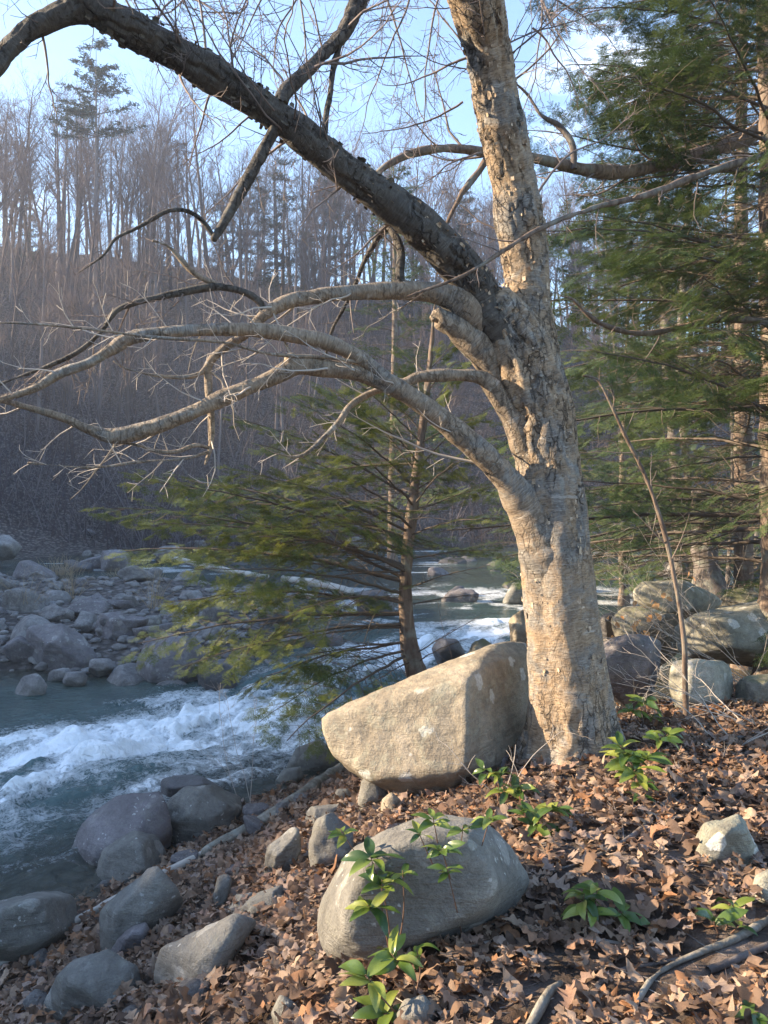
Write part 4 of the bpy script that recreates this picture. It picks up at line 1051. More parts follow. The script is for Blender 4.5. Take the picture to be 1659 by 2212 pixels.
def hemlock(base, h, r, nb, reach, mat, label, seed, zlo=.8, lean=(0, 0), dead_below=0.0, az=None, bark='hemlock_bark'):
    rng = random.Random(seed); x, y = base; z0 = Hs(x, y)
    root = thing('hemlock_tree', Vector((x, y, z0)), label, 'tree')
    rows = np.array([(x + lean[0] * t + .05 * math.sin(5 * t + seed), y + lean[1] * t, z0 - .1 + (h + .1) * t, r * (1 - t) ** .8 + .006 + .35 * r * math.exp(-t * h / .35)) for t in np.linspace(0, 1, 12)])
    pr = trunk_part(root, rows, 24, bark, step=.12)
    for i in range(nb):
        t = zlo / h + (1 - zlo / h) * (i + rng.random()) / nb
        if t > .985: continue
        a = (i * 2.39996 + rng.uniform(-.5, .5)) if az is None else rng.uniform(*az)
        L = (reach * (1 - t) ** .55 * rng.uniform(.65, 1.1) + .25)
        p0 = at_h(pr, z0 + t * h); up = .30 - .42 * (1 - t) + rng.gauss(0, .10)
        p1 = p0 + np.array([math.cos(a) * L, math.sin(a) * L, up * L])
        kind = 'dead' if (t * h < dead_below and rng.random() < .75) else ('long' if L > 2.1 else 'mid' if L > 1.1 else 'short')
        put_branch(root, kind, p0, p1, mat, rng, .3)
    return root
def ux(u, y): return (u - CX) / F * y
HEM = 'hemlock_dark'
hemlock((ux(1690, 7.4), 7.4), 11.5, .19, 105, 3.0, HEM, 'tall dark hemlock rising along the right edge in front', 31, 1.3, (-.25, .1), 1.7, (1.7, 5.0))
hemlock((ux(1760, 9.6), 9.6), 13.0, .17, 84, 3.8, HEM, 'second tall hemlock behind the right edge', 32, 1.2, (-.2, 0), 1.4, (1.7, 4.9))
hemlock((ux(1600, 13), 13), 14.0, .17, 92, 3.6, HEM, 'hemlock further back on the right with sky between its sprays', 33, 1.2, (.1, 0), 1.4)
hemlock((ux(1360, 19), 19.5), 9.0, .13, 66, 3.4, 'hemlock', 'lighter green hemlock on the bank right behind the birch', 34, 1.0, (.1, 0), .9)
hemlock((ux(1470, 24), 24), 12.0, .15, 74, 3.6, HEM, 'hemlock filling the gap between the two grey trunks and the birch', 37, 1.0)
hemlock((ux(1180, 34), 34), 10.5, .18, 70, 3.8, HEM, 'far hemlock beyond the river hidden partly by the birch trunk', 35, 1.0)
hemlock((ux(850, 30), 30), 16.6, .2, 85, 3.0, HEM, 'slender tall hemlock whose top shows between the two birch leaders', 36, 3)

# ------------------------------------------------------------------ bare trees on the far hillside
def bare_tree(seed, h):
    rng = random.Random(seed); tb, cb = Buf(), Buf()
    tr = wander((0, 0, -.4), (rng.gauss(0, .04), rng.gauss(0, .04), 1), h * .93, h * .0105 + .03, .02, 12, .025, .02, rng)
    tube(tb, tr, 6, cap=False)
    fork = rng.random() < .5
    stems = [tr]
    if fork:
        i = rng.randint(4, 6); st = wander(tr[i, :3], side_dir((0, 0, 1), .4, rng), h * .5, tr[i, 3] * .75, .02, 8, .05, .06, rng); tube(tb, st, 5, cap=False); stems.append(st)
    for st in stems:
        n = len(st) - 1
        for j in range(17):
            t = rng.uniform(.38 if st is tr else .2, .99); i = min(int(t * n), n - 1); q = st[i, :3] * (1 - (t * n - i)) + st[i + 1, :3] * (t * n - i)
            L = h * (.30 * (1 - t) + .09) * rng.uniform(.6, 1.3); r0 = min(st[i, 3] * .55, .012 + L * .011)
            d = side_dir((0, 0, 1), rng.uniform(.45, .95), rng)
            w = wander(q, d, L, r0, .012, 6, .12, .05, rng); tube(cb, w, 4, cap=False, transport=False)
            for _ in range(6):
                a = rng.randint(1, 5); L2 = L * rng.uniform(.25, .6)
                w2 = wander(w[a, :3], side_dir(w[a + 1, :3] - w[a, :3], rng.uniform(.4, .9), rng), L2, w[a, 3] * .6, .008, 4, .14, .06, rng); tube(cb, w2, 3, cap=False, transport=False)
                for _ in range(4):
                    a2 = rng.randint(1, 3); w3 = wander(w2[a2, :3], side_dir(w2[a2 + 1, :3] - w2[a2, :3], rng.uniform(.4, .9), rng), L2 * rng.uniform(.3, .6), .009, .006, 2, .16, .06, rng)
                    tube(cb, w3, 3, cap=False, transport=False)
    t, c_ = tb.mesh('trunk'), cb.mesh('crown'); t.materials.append(MT['far_bark']); c_.materials.append(MT['far_twig'])
    return t, c_
PROTO = [bare_tree(400 + k, 17 + 1.1 * k) for k in range(7)]
rt2 = random.Random(91)
cells = []
def place_tree(x, y, s, label, group, cat='tree', name='bare_tree'):
    z = Hs(x, y); o = thing(name, (x, y, z), label, cat, group)
    o.rotation_euler = (rt2.gauss(0, .03), rt2.gauss(0, .03), rt2.uniform(0, 6.28)); o.scale = (s, s, s)
    t, c_ = rt2.choice(PROTO); link('trunk', t, None, o); link('crown', c_, None, o)
n_t = 0; tries = 0
while n_t < 290 and tries < 9000:
    tries += 1
    u = rt2.uniform(-60, 1720); y = rt2.uniform(46, 122); x = ux(u, y)
    t = -float(seg_sd(np.array([x]), np.array([y]), TOE)[0])
    if t < 7 or t > 66: continue
    if rt2.random() > (.5 + .5 * float(sstep(14, 36, t))): continue
    if u > 700 and rt2.random() < .25: continue
    if any((x - a) ** 2 + (y - b_) ** 2 < 2.6 for a, b_ in cells): continue
    cells.append((x, y)); n_t += 1
    place_tree(x, y, rt2.uniform(.7, 1.08) * (.62 + .38 * float(sstep(10, 36, t))), 'bare grey leafless tree standing in the wood on the far hillside', 'bare trees of the far hillside')

# conifers on the hillside (crowns of whorled limbs with needle tufts)
def conifer_mesh(seed, h, lo, reach, nb, tuft):
    rng = random.Random(seed); tb, wb_, lb = Buf(), Buf(), Buf()
    tr = wander((0, 0, -.4), (0, 0, 1), h, h * .011 + .05, .02, 12, .012, .02, rng); tube(tb, tr, 7, cap=False)
    for i in range(nb):
        t = lo + (1 - lo) * (i + rng.random()) / nb; p0 = at_h(tr, t * h)
        L = reach * ((1 - t) / (1 - lo)) ** .6 * rng.uniform(.5, 1.15) + .4
        a = rng.uniform(0, 6.283); w = wander(p0, (math.cos(a), math.sin(a), rng.uniform(-.1, .25)), L, .015 + .01 * L, .01, 5, .10, .02, rng)
        tube(wb_, w, 3, cap=False, transport=False)
        for _ in range(int(tuft * L)):
            g = rng.uniform(1.2, 5); j = min(int(g), 4); c_ = w[j, :3] * (1 - (g - j)) + w[j + 1, :3] * (g - j) + np.array([rng.gauss(0, .22), rng.gauss(0, .22), rng.gauss(0, .09)])
            for _ in range(7):
                d = np.array([rng.gauss(0, 1), rng.gauss(0, 1), rng.gauss(.1, .5)]); d /= np.linalg.norm(d); s_ = np.cross(d, (rng.random(), rng.random(), 1)); s_ = s_ / np.linalg.norm(s_) * .022
                q = c_ + d * rng.uniform(.1, .3); lb.add([c_ - s_, c_ + s_, q + s_ * .7, q - s_ * .7], [(0, 1, 2, 3)])
    out = [tb.mesh('trunk'), wb_.mesh('limbs'), lb.mesh('crown', smooth=False)]
    for me, m in zip(out, ('far_bark', 'far_twig', 'pine')): me.materials.append(MT[m])
    return out
PINE = conifer_mesh(1, 25, .62, 4.0, 46, 16); YOUNG = [conifer_mesh(2 + k, 12 + 2 * k, .12, 2.6, 90, 11) for k in range(3)]
def place_conifer(u, y, meshes, s, label, name='pine_tree', group=None):
    x = ux(u, y); o = thing(name, (x, y, Hs(x, y)), label, 'tree', group); o.scale = (s, s, s); o.rotation_euler = (0, 0, rt2.uniform(0, 6.28))
    for me in meshes:
        p = link(me.name.split('.')[0], me, None, o)
        if p.name.startswith('limbs') or p.name.startswith('crown'): p['kind'] = 'stuff'
place_conifer(207, 70, PINE, 1.0, 'tall pine with a few tufted branches at the top, rising over the left wood')
for k, (u, y, s) in enumerate(((330, 74, .8), (560, 84, 1.0), (610, 80, 1.15), (655, 78, .9), (700, 92, 1.1), (740, 84, .8), (900, 78, 1.0), (1000, 88, 1.1), (1250, 80, 1.1), (1330, 90, 1.2), (1430, 84, 1.0), (60, 76, .7), (480, 92, .9))):
    place_conifer(u, y, YOUNG[k % 3], s, 'dark green conifer among the bare trees of the far hillside', 'conifer_tree', 'conifers among the hillside trees')

# thicket of saplings and brush that darkens the slope
rz = random.Random(55); b = Buf(); nb = 0
bx_, by_ = [], []
while len(bx_) < 13000:
    u = rz.uniform(-120, 1780); y = 40 + 62 * rz.random() ** 1.2; x = ux(u, y); bx_.append(x); by_.append(y)
bx_, by_ = np.array(bx_), np.array(by_); tt = -seg_sd(bx_, by_, TOE); keep = tt > -2.5; bx_, by_ = bx_[keep], by_[keep]; bz_ = H(bx_, by_)
b2 = Buf()
for x, y, z in zip(bx_, by_, bz_):
    tall = rz.random() < .16; h = rz.uniform(3, 7) if tall else rz.uniform(.5, 2.6); bb_ = b2 if rz.random() < .4 else b
    w = wander((x, y, z - .1), (rz.gauss(0, .3), rz.gauss(0, .3), 1), h, .012 + .004 * h, .007, 3, .14, .0, rz); tube(bb_, w, 3, cap=False, transport=False)
    for _ in range(4 if tall else 2):
        i = rz.randint(1, 2); w2 = wander(w[i, :3], side_dir(w[i + 1, :3] - w[i, :3], .8, rz), h * .4, .011, .006, 2, .2, .02, rz); tube(bb_, w2, 3, cap=False, transport=False)
o = link('thicket', b.mesh('thicket'), MT['brush']); tag(o, 'brown leafless thicket covering the lower far hillside', 'brush', kind='stuff')
o = link('thicket', b2.mesh('thicket'), MT['brush_pale']); tag(o, 'pale grey leafless saplings scattered through the hillside thicket', 'brush', kind='stuff')

# ------------------------------------------------------------------ other trees, saplings and brush on the right bank
def rough_tree(name, rows, label, mat, k=18, twigs=None, seed=0, cat='tree', tmat='twig', group=None):
    rng = random.Random(seed); rows = np.asarray(rows); z = Hs(rows[0][0], rows[0][1])
    root = thing(name, Vector((rows[0][0], rows[0][1], min(z, rows[0][2] + .3))), label, cat, group)
    pr = trunk_part(root, rows, k, mat, 'trunk' if cat == 'tree' else 'stem', .05 if k > 10 else .04, .8 if k > 10 else .1)
    if twigs:
        b = Buf(); twiggy(b, pr[::4], twigs[0], twigs[1], twigs[2], .8, .15, .03, 3, .002, twigs[3], .1, rng)
        t = link('twigs', b.mesh('twigs', root.location), MT[tmat], root); t['kind'] = 'stuff'
    return root, pr
def vert(u0, v0, w0, u1, v1, w1, y, bend=0, n=7):
    out = []
    for i in range(n):
        t = i / (n - 1); out.append((u0 + (u1 - u0) * t + bend * math.sin(t * 5), v0 + (v1 - v0) * t, w0 + (w1 - w0) * t, y))
    return L4(out)
rough_tree('white_birch_tree', L4([(1612, 1270, 24, 17), (1605, 1100, 22, 17), (1618, 940, 21, 17), (1596, 780, 20, 17), (1575, 640, 18, 17), (1600, 480, 15, 17), (1612, 300, 11, 17)]), 'white-barked birch with a crooked stem behind the right hemlocks', 'white_birch', 16, (2, .5, .2, .5), 1)
rough_tree('bare_tree', L4([(1472, 1260, 30, 20), (1468, 1100, 27, 20), (1456, 950, 24, 20), (1442, 800, 22, 20), (1436, 600, 18, 20), (1425, 400, 12, 20)]), 'left one of the two grey trunks standing close together behind the pile', 'grey_bark', 16, (2, .6, .2, .5), 2)
rough_tree('bare_tree', L4([(1505, 1255, 26, 20.4), (1492, 1100, 24, 20.4), (1482, 950, 22, 20.4), (1470, 800, 20, 20.4), (1478, 600, 16, 20.4), (1490, 400, 11, 20.4)]), 'right one of the two grey trunks standing close together behind the pile', 'grey_bark', 16, (2, .6, .2, .5), 3)
rough_tree('dead_trunk', L4([(1540, 1300, 95, 13), (1532, 1270, 75, 13), (1525, 1220, 56, 13), (1518, 1150, 50, 13), (1516, 1100, 46, 13), (1514, 1060, 40, 13)]), 'short broken grey trunk with a flared foot behind the boulder pile', 'grey_bark', 26, None, 4)
for k, (u, v0, y, w, du) in enumerate(((1570, 1290, 15, 9, 8), (1648, 1320, 12, 17, 4), (1340, 1240, 29, 10, -30), (1630, 1230, 28, 14, 30))):
    lab = ('thin pale trunk standing just right of the broken trunk', 'straight trunk cut by the right edge behind the boulders', 'slim bare tree beyond the stream, nearest the birch on its right', 'bare tree far back at the right, leaning right')[k]
    rough_tree('bare_tree', vert(u, v0, w, u + du, v0 - 900, w * .35, y, 10), lab, 'grey_bark', 12, (2, .6, .25, .45), 10 + k)

sap, sp = rough_tree('sapling', L4([(1482, 1545, 13, 5.35), (1480, 1470, 11, 5.35), (1478, 1390, 11, 5.35), (1466, 1300, 10, 5.35), (1445, 1190, 10, 5.35), (1420, 1100, 9, 5.35), (1390, 1020, 8, 5.35), (1350, 940, 7, 5.33), (1318, 870, 6, 5.3), (1290, 820, 5, 5.3), (1260, 812, 3, 5.25)]),
                     'thin bare sapling bending left in front of the boulder pile', 'hemlock_bark', 10, (2, .22, .20, .35), 20, 'sapling')

def shrub(base, n, h, seed, label, lean=(0, 0, .7), spread=.5, mat='twig_pale', name='bare_shrub', r=.005):
    rng = random.Random(seed); z = Hs(*base); root = thing(name, Vector((*base, z)), label, 'shrub'); 
    for _ in range(n):
        b = Buf(); d = (rng.gauss(lean[0], spread), rng.gauss(lean[1], spread), abs(rng.gauss(lean[2], .2)) + .15)
        w = wander((base[0] + rng.gauss(0, .06), base[1] + rng.gauss(0, .06), z - .03), d, h * rng.uniform(.6, 1.2), r, .0015, 10, .10, -.02, rng)
        tube(b, w, 4, cap=False); twiggy(b, w, 2, .13, .35, .7, .16, .0, 3, .0014, .25, .1, rng)
        link('stem', b.mesh('stem', root.location), MT[mat], root)
shrub((ux(1640, 7.2), 7.2), 9, 2.4, 61, 'arching bare shrub at the right edge among the boulders', (-.6, 0, .6), .35)
shrub((ux(1500, 10.5), 10.5), 9, 2.6, 62, 'tangled pale bare shrub behind the boulder pile', (-.4, 0, .6), .45)
shrub((ux(1360, 9.5), 9.8), 8, 1.9, 63, 'pale bare shrub between the birch trunk and the boulder pile', (.1, 0, .6), .5)
shrub((ux(1660, 5.4), 5.4), 6, 1.2, 64, 'low bare twigs sprouting at the right edge of the bank', (-.5, -.1, .35), .4)
shrub((ux(1580, 5.0), 5.0), 4, .8, 65, 'few bare shoots beside the round lichened boulder', (-.3, 0, .5), .5)
shrub((ux(1060, 4.5), 4.4), 3, .6, 66, 'thin bare shoots in front of the big boulder', (0, 0, 1), .25, r=.003)
shrub((ux(545, 6.6), 6.5), 3, 1.0, 67, 'slender bare shoot rising by the water left of the big boulder', (-.3, 0, 1), .2, r=.003)
shrub((ux(1020, 7.6), 7.6), 6, 1.4, 68, 'dark bare brush around the foot of the small hemlock', (0, 0, .8), .5, 'twig')
shrub((ux(150, 20), 20), 16, 1.2, 69, 'dry brown shrub on the back of the gravel bar', (0, 0, 1), .45, 'dry_grass', r=.009)
shrub((ux(330, 17.5), 17.5), 14, 1.1, 70, 'dry brown shrub behind the purple boulders on the gravel bar', (0, 0, 1), .45, 'dry_grass', r=.008)
shrub((ux(60, 17), 17), 14, 1.0, 71, 'dry brown shrub at the left edge of the gravel bar', (0, 0, 1), .45, 'dry_grass', r=.008)

def grass(u, y, n, h, label, seed):
    rng = random.Random(seed); x = ux(u, y); z = Hs(x, y); b = Buf()
    for _ in range(n):
        w = wander((x + rng.gauss(0, .22), y + rng.gauss(0, .22), z - .02), (rng.gauss(0, .4), rng.gauss(0, .4), 1), h * rng.uniform(.5, 1.1), .008, .003, 4, .12, -.04, rng); tube(b, w, 3, cap=False, transport=False)
    o = link('dry_grass', b.mesh('dry_grass', (x, y, z)), MT['dry_grass'], None, (x, y, z)); tag(o, label, 'grass', kind='stuff')
grass(130, 27, 150, 1.1, 'tuft of dry straw-coloured grass beside the far channel', 1)
grass(255, 27, 120, .8, 'tuft of dry grass in front of the round dark boulder', 2)

# limbs reaching in from the right-hand hemlock
def reach(rows, label_root, mat, k=14, tw=None, seed=0):
    pr = resample(L4(rows), .03); b = Buf(); tube(b, pr, k, bark_disp(.6, False, 0, seed))
    o = link('limb', b.mesh('limb', label_root.location, uv=True), MT[mat], label_root)
    if tw:
        b = Buf(); twiggy(b, pr[::4], tw[0], tw[1], tw[2], .8, .16, .03, 3, .0016, .05, .1, random.Random(seed))
        t = link('twigs', b.mesh('twigs', label_root.location), MT['twig'], o); t['kind'] = 'stuff'
hm = [o for o in COL.objects if o.name.startswith('hemlock_tree') and 'right edge in front' in o.get('label', '')][0]
hm2 = [o for o in COL.objects if o.name.startswith('hemlock_tree') and 'second tall' in o.get('label', '')][0]
reach([(1740, 240, 33, 8.6), (1600, 300, 31, 8.2), (1450, 350, 30, 7.8), (1340, 372, 28, 7.5), (1260, 366, 25, 7.3), (1200, 352, 23, 7.2), (1140, 338, 20, 7.1), (1060, 330, 18, 7.0), (965, 320, 17, 6.9), (890, 332, 15, 6.8), (840, 355, 12, 6.7), (812, 375, 7, 6.7)], hm2, 'hemlock_bark', 16, (3, .22, .32), 71)
reach([(1050, 345, 14, 7.0), (1030, 375, 13, 7.0), (1000, 415, 12, 6.9), (975, 460, 10, 6.9), (962, 490, 6, 6.9)], hm2, 'hemlock_bark', 8, (2, .2, .4), 72)
reach([(1240, 365, 14, 7.2), (1235, 310, 13, 7.2), (1205, 270, 12, 7.2), (1170, 250, 10, 7.1), (1140, 205, 7, 7.1), (1115, 180, 4, 7.0)], hm2, 'grey_bark', 8, (2, .2, .4), 73)
reach([(1700, 320, 18, 6.8), (1600, 350, 16, 6.4), (1500, 382, 14, 6.0), (1400, 420, 12, 5.6), (1280, 450, 10, 5.2), (1170, 492, 8, 4.9), (1090, 540, 7, 4.75), (1020, 585, 5, 4.65), (960, 612, 4, 4.6), (880, 640, 3, 4.55)], hm, 'hemlock_bark', 8, (2, .2, .16), 74)
reach([(1700, 700, 16, 7.0), (1560, 690, 14, 6.7), (1400, 720, 12, 6.4), (1300, 700, 10, 6.2), (1240, 650, 8, 6.1), (1210, 640, 5, 6.0)], hm, 'hemlock_bark', 8, (2, .2, .25), 75)

# ------------------------------------------------------------------ logs, driftwood, fallen sticks
def on_ground(rows, lift=0.5):
    """(u, v, width) resting on the ground where it is seen"""
    out = []
    for u, v, w in rows:
        p = hit(u, v); r = .5 * w * p.y / F; out.append((p.x, p.y, p.z + r * lift, r))
    return np.array(out)
def stick(name, rows, mat, label, cat, k=9, tw=None, seed=0, lift=.6, rough=.5):
    pr = rows if isinstance(rows, np.ndarray) else on_ground(rows, lift)
    pr = resample(pr, .03); b = Buf(); tube(b, pr, k, bark_disp(rough, False, 0, seed))
    if tw: twiggy(b, pr[::4], tw[0], tw[1], tw[2], .6, .1, .0, 3, .0016, .1, .06, random.Random(seed))
    org = pr[len(pr) // 2, :3]
    o = link(name, b.mesh(name, org, uv=True), MT[mat], None, org); return tag(o, label, cat)
stick('fallen_log', [(770, 1652, 26), (690, 1705, 27), (600, 1765, 26), (530, 1805, 24), (440, 1852, 22)], 'log', 'mossy lichened log running down the bank from the big boulder', 'log', 16, None, 1, .9, .9)
stick('fallen_log', [(590, 1775, 14), (540, 1800, 16), (480, 1830, 17), (400, 1870, 16)], 'driftwood', 'short bleached stick lying along the lichened log', 'log', 12, None, 2, .8)
stick('fallen_log', [(420, 1862, 17), (300, 1925, 18), (210, 1972, 17), (120, 2020, 15), (20, 2078, 14), (-60, 2120, 12)], 'driftwood', 'long thin pale log sloping down to the lower left edge', 'log', 12, None, 3, .9)
stick('fallen_branch', [(1372, 2175, 9), (1420, 2110, 12), (1500, 2070, 13), (1580, 2040, 14), (1680, 1985, 15)], 'log', 'pale lichened branch lying across the lower right corner', 'branch', 10, (1, .3, .3), 4, 1.2)
stick('fallen_branch', [(1530, 2105, 15), (1590, 2080, 16), (1690, 2040, 16)], 'grey_bark', 'broken thick stick below the lichened branch at lower right', 'branch', 10, None, 5, 1.0)
stick('fallen_branch', [(1188, 2008, 5), (1240, 2030, 6), (1310, 2038, 6), (1370, 2050, 5), (1420, 2075, 4)], 'twig_pale', 'thin pale twig lying under the right laurel seedlings', 'twig', 6, (1, .2, .3), 6, 1.5)
stick('fallen_branch', [(1120, 1905, 5), (1250, 1870, 8), (1340, 1830, 9), (1400, 1785, 10), (1440, 1740, 10), (1490, 1700, 9), (1600, 1640, 8)], 'grey_bark', 'long dark curved branch lying across the leaves on the right', 'branch', 8, (2, .25, .25), 7, 1.6)
stick('fallen_branch', [(1140, 2235, 16), (1165, 2190, 19), (1188, 2150, 17), (1212, 2128, 9)], 'log', 'curled piece of pale dead wood at the bottom edge', 'branch', 10, None, 8, 1.0)
stick('fallen_branch', [(1240, 2180, 6), (1320, 2110, 7), (1420, 2085, 7), (1500, 2070, 5)], 'grey_bark', 'thin brown stick lying beside the lichened branch', 'twig', 6, None, 9, 1.2)
stick('fallen_branch', [(1330, 1560, 6), (1400, 1590, 7), (1500, 1610, 8), (1600, 1600, 8), (1690, 1590, 7)], 'grey_bark', 'fallen branch lying behind the laurels near the sapling foot', 'branch', 7, (2, .3, .3), 10, 2.0)
stick('fallen_branch', [(830, 1720, 6), (845, 1700, 7), (880, 1705, 7), (905, 1725, 5)], 'twig_pale', 'short forked pale twig in front of the small round stone', 'twig', 6, (1, .06, .4), 11, 2.0)
stick('fallen_branch', [(960, 2085, 4), (1010, 2050, 6), (1060, 2040, 5)], 'twig_pale', 'small pale stick lying below the dome boulder', 'twig', 6, None, 12, 1.5)
rw = random.Random(3)
for k in range(60):
    u, v = rw.uniform(500, 1650), rw.uniform(1690, 2190); a = rw.uniform(-.6, .5); l = rw.uniform(40, 150)
    stick('fallen_twig', [(u + (t - .5) * l, v - (t - .5) * l * a + 5 * math.sin(t * 6 + k), 3.2 - 1.6 * t) for t in (0, .33, .66, 1)], rw.choice(['twig_pale', 'twig', 'grey_bark']), 'thin dry twig lying on the leaf litter of the bank', 'twig', 5, None, k, 3.0, .1)['group'] = 'thin twigs on the leaf litter'
def drift(rows, zoff, label, seed):
    a = []
    for u, v, w, y in rows: p = P(u, v, y); a.append((p.x, p.y, max(p.z, Hs(p.x, p.y)), .5 * w * y / F))
    stick('driftwood_log', np.array(a), 'driftwood', label, 'log', 10, None, seed)
drift([(365, 1203, 12, 26), (440, 1222, 13, 25.4), (520, 1238, 13, 25), (580, 1246, 9, 24.6)], 0, 'bleached driftwood log lying across the far channel, left piece', 21)
drift([(610, 1250, 14, 22), (690, 1262, 20, 21.5), (760, 1280, 20, 21)], 0, 'thick bleached driftwood log behind the hemlock sprays', 22)
drift([(638, 1266, 9, 20), (660, 1280, 11, 19.8), (682, 1296, 10, 19.6)], 0, 'short white driftwood stick below the thick log', 23)
drift([(770, 1285, 14, 23), (840, 1292, 13, 23), (900, 1290, 11, 23)], 0, 'bleached driftwood end near the small hemlock trunk', 24)

# ------------------------------------------------------------------ fallen leaves
def oak_leaf(seed):
    rng = random.Random(seed); n = 14; V, Q = [], []
    c1, fold, tw = rng.uniform(-1.1, 1.3), rng.uniform(-.1, .5), rng.uniform(-.8, .8)
    oval = seed % 4 == 3
    lob = rng.choice((3.0, 3.4, 3.8)); wid = rng.uniform(.19, .27) if oval else rng.uniform(.23, .34); cup = rng.uniform(-.5, .9); ph = rng.uniform(0, 1.5); cut = rng.uniform(.22, .42)
    for i in range(n + 1):
        t = i / n; w = wid * (math.sin(math.pi * min(t * .97 + .02, 1)) ** (.9 if oval else .62)) * (.8 + .35 * t if not oval else 1.0)
        if not oval:
            w *= 1 - cut + cut * math.cos(2 * math.pi * lob * t + ph)
        if t < .12: w = .012
        x = (math.sin(c1 * t) / c1 if abs(c1) > .05 else t); z = ((1 - math.cos(c1 * t)) / c1 if abs(c1) > .05 else 0) + .06 * math.sin(t * 8 + seed)
        for s in (-1, 0, 1):
            y = s * w * rng.uniform(.8, 1.2); V.append((x + abs(s) * .05, y, z + abs(y) * fold + cup * y * y * 2.4 + tw * (t - .5) * y + rng.gauss(0, .014)))
    for i in range(n):
        for j in range(2): a = i * 3 + j; Q.append((a, a + 1, a + 4, a + 3))
    V = np.array(V); V[:, 0] -= .5; V[:, 2] -= V[:, 2].mean()
    return V, np.array(Q)
LV = [oak_leaf(700 + k) for k in range(16)]
LMESH = []
for V, Q in LV:
    b = Buf(); b.add(V, Q); me = b.mesh('fallen_leaf'); me.materials.append(MT['leaf']); LMESH.append(me)
rl = np.random.default_rng(12)
def leaf_frame(n):
    q = rl.normal(size=(n, 3)) * np.array([.30, .30, 0]); a = rl.uniform(0, 6.283, n)
    Z = np.stack([q[:, 0], q[:, 1], np.ones(n)], 1); Z /= np.linalg.norm(Z, axis=1)[:, None]
    Z *= np.where(rl.random(n) < .35, -1, 1)[:, None]
    X = np.stack([np.cos(a), np.sin(a), np.zeros(n)], 1); X -= Z * (X * Z).sum(1)[:, None]; X /= np.linalg.norm(X, axis=1)[:, None]
    return X, np.cross(Z, X), Z
# candidate spots: uniform over the bank in view, fewer with distance
N = 64000
yy = 1.9 + 10.0 * rl.random(N) ** 1.5; xx = (rl.random(N) * 1.16 - .58) * yy
dd = seg_sd(xx, yy, SHORE)
pr_ = np.minimum(1, .78 * yy ** 1.5 / 15.0) * sstep(.15, .8, dd) * (yy < 9.5)
keep = rl.random(N) < pr_
xx, yy = xx[keep], yy[keep]; zz = H(xx, yy) + .012 + .045 * rl.random(len(xx)) ** 1.5
size = rl.uniform(.06, .14, len(xx)) * np.where(rl.random(len(xx)) < .35, .55, 1)
X, Y, Z = leaf_frame(len(xx))
for (u0, v0), (u1, v1) in (((775, 1648), (440, 1852)), ((430, 1858), (-60, 2120)), ((1372, 2175), (1500, 2070)), ((1500, 2070), (1680, 1985)), ((1530, 2105), (1690, 2040)), ((1140, 2235), (1212, 2125))):
    a_, b_ = hit(u0, v0), hit(u1, v1); zz = np.where(np.abs(seg_sd(xx, yy, [(a_.x, a_.y), (b_.x, b_.y)])) < .075, zz - .06, zz)
inview = (np.abs(xx) < .485 * yy) & ((CAMZ - zz) < .655 * yy)
order = np.argsort(np.where(inview, yy, 99) / size)
single = set(order[:300].tolist())
b = Buf()
for i in range(len(xx)):
    k = int(rl.integers(16)); p = np.array([xx[i], yy[i], zz[i]])
    if i in single:
        o = link('fallen_leaf', LMESH[k], None)
        m = Matrix((X[i] * size[i], Y[i] * size[i], Z[i] * size[i])).transposed().to_4x4(); m.translation = p; o.matrix_world = m
        tag(o, 'dry brown curled oak leaf on the near ground of the bank', 'leaf', 'largest fallen oak leaves in the foreground')
    else:
        V, Q = LV[k]; b.add((V * size[i]) @ np.stack([X[i], Y[i], Z[i]]) + p, Q, c=float(rl.random()))
o = link('leaf_litter', b.mesh('leaf_litter'), MT['leaf']); tag(o, 'brown oak leaf litter covering the bank', 'leaves', kind='stuff')

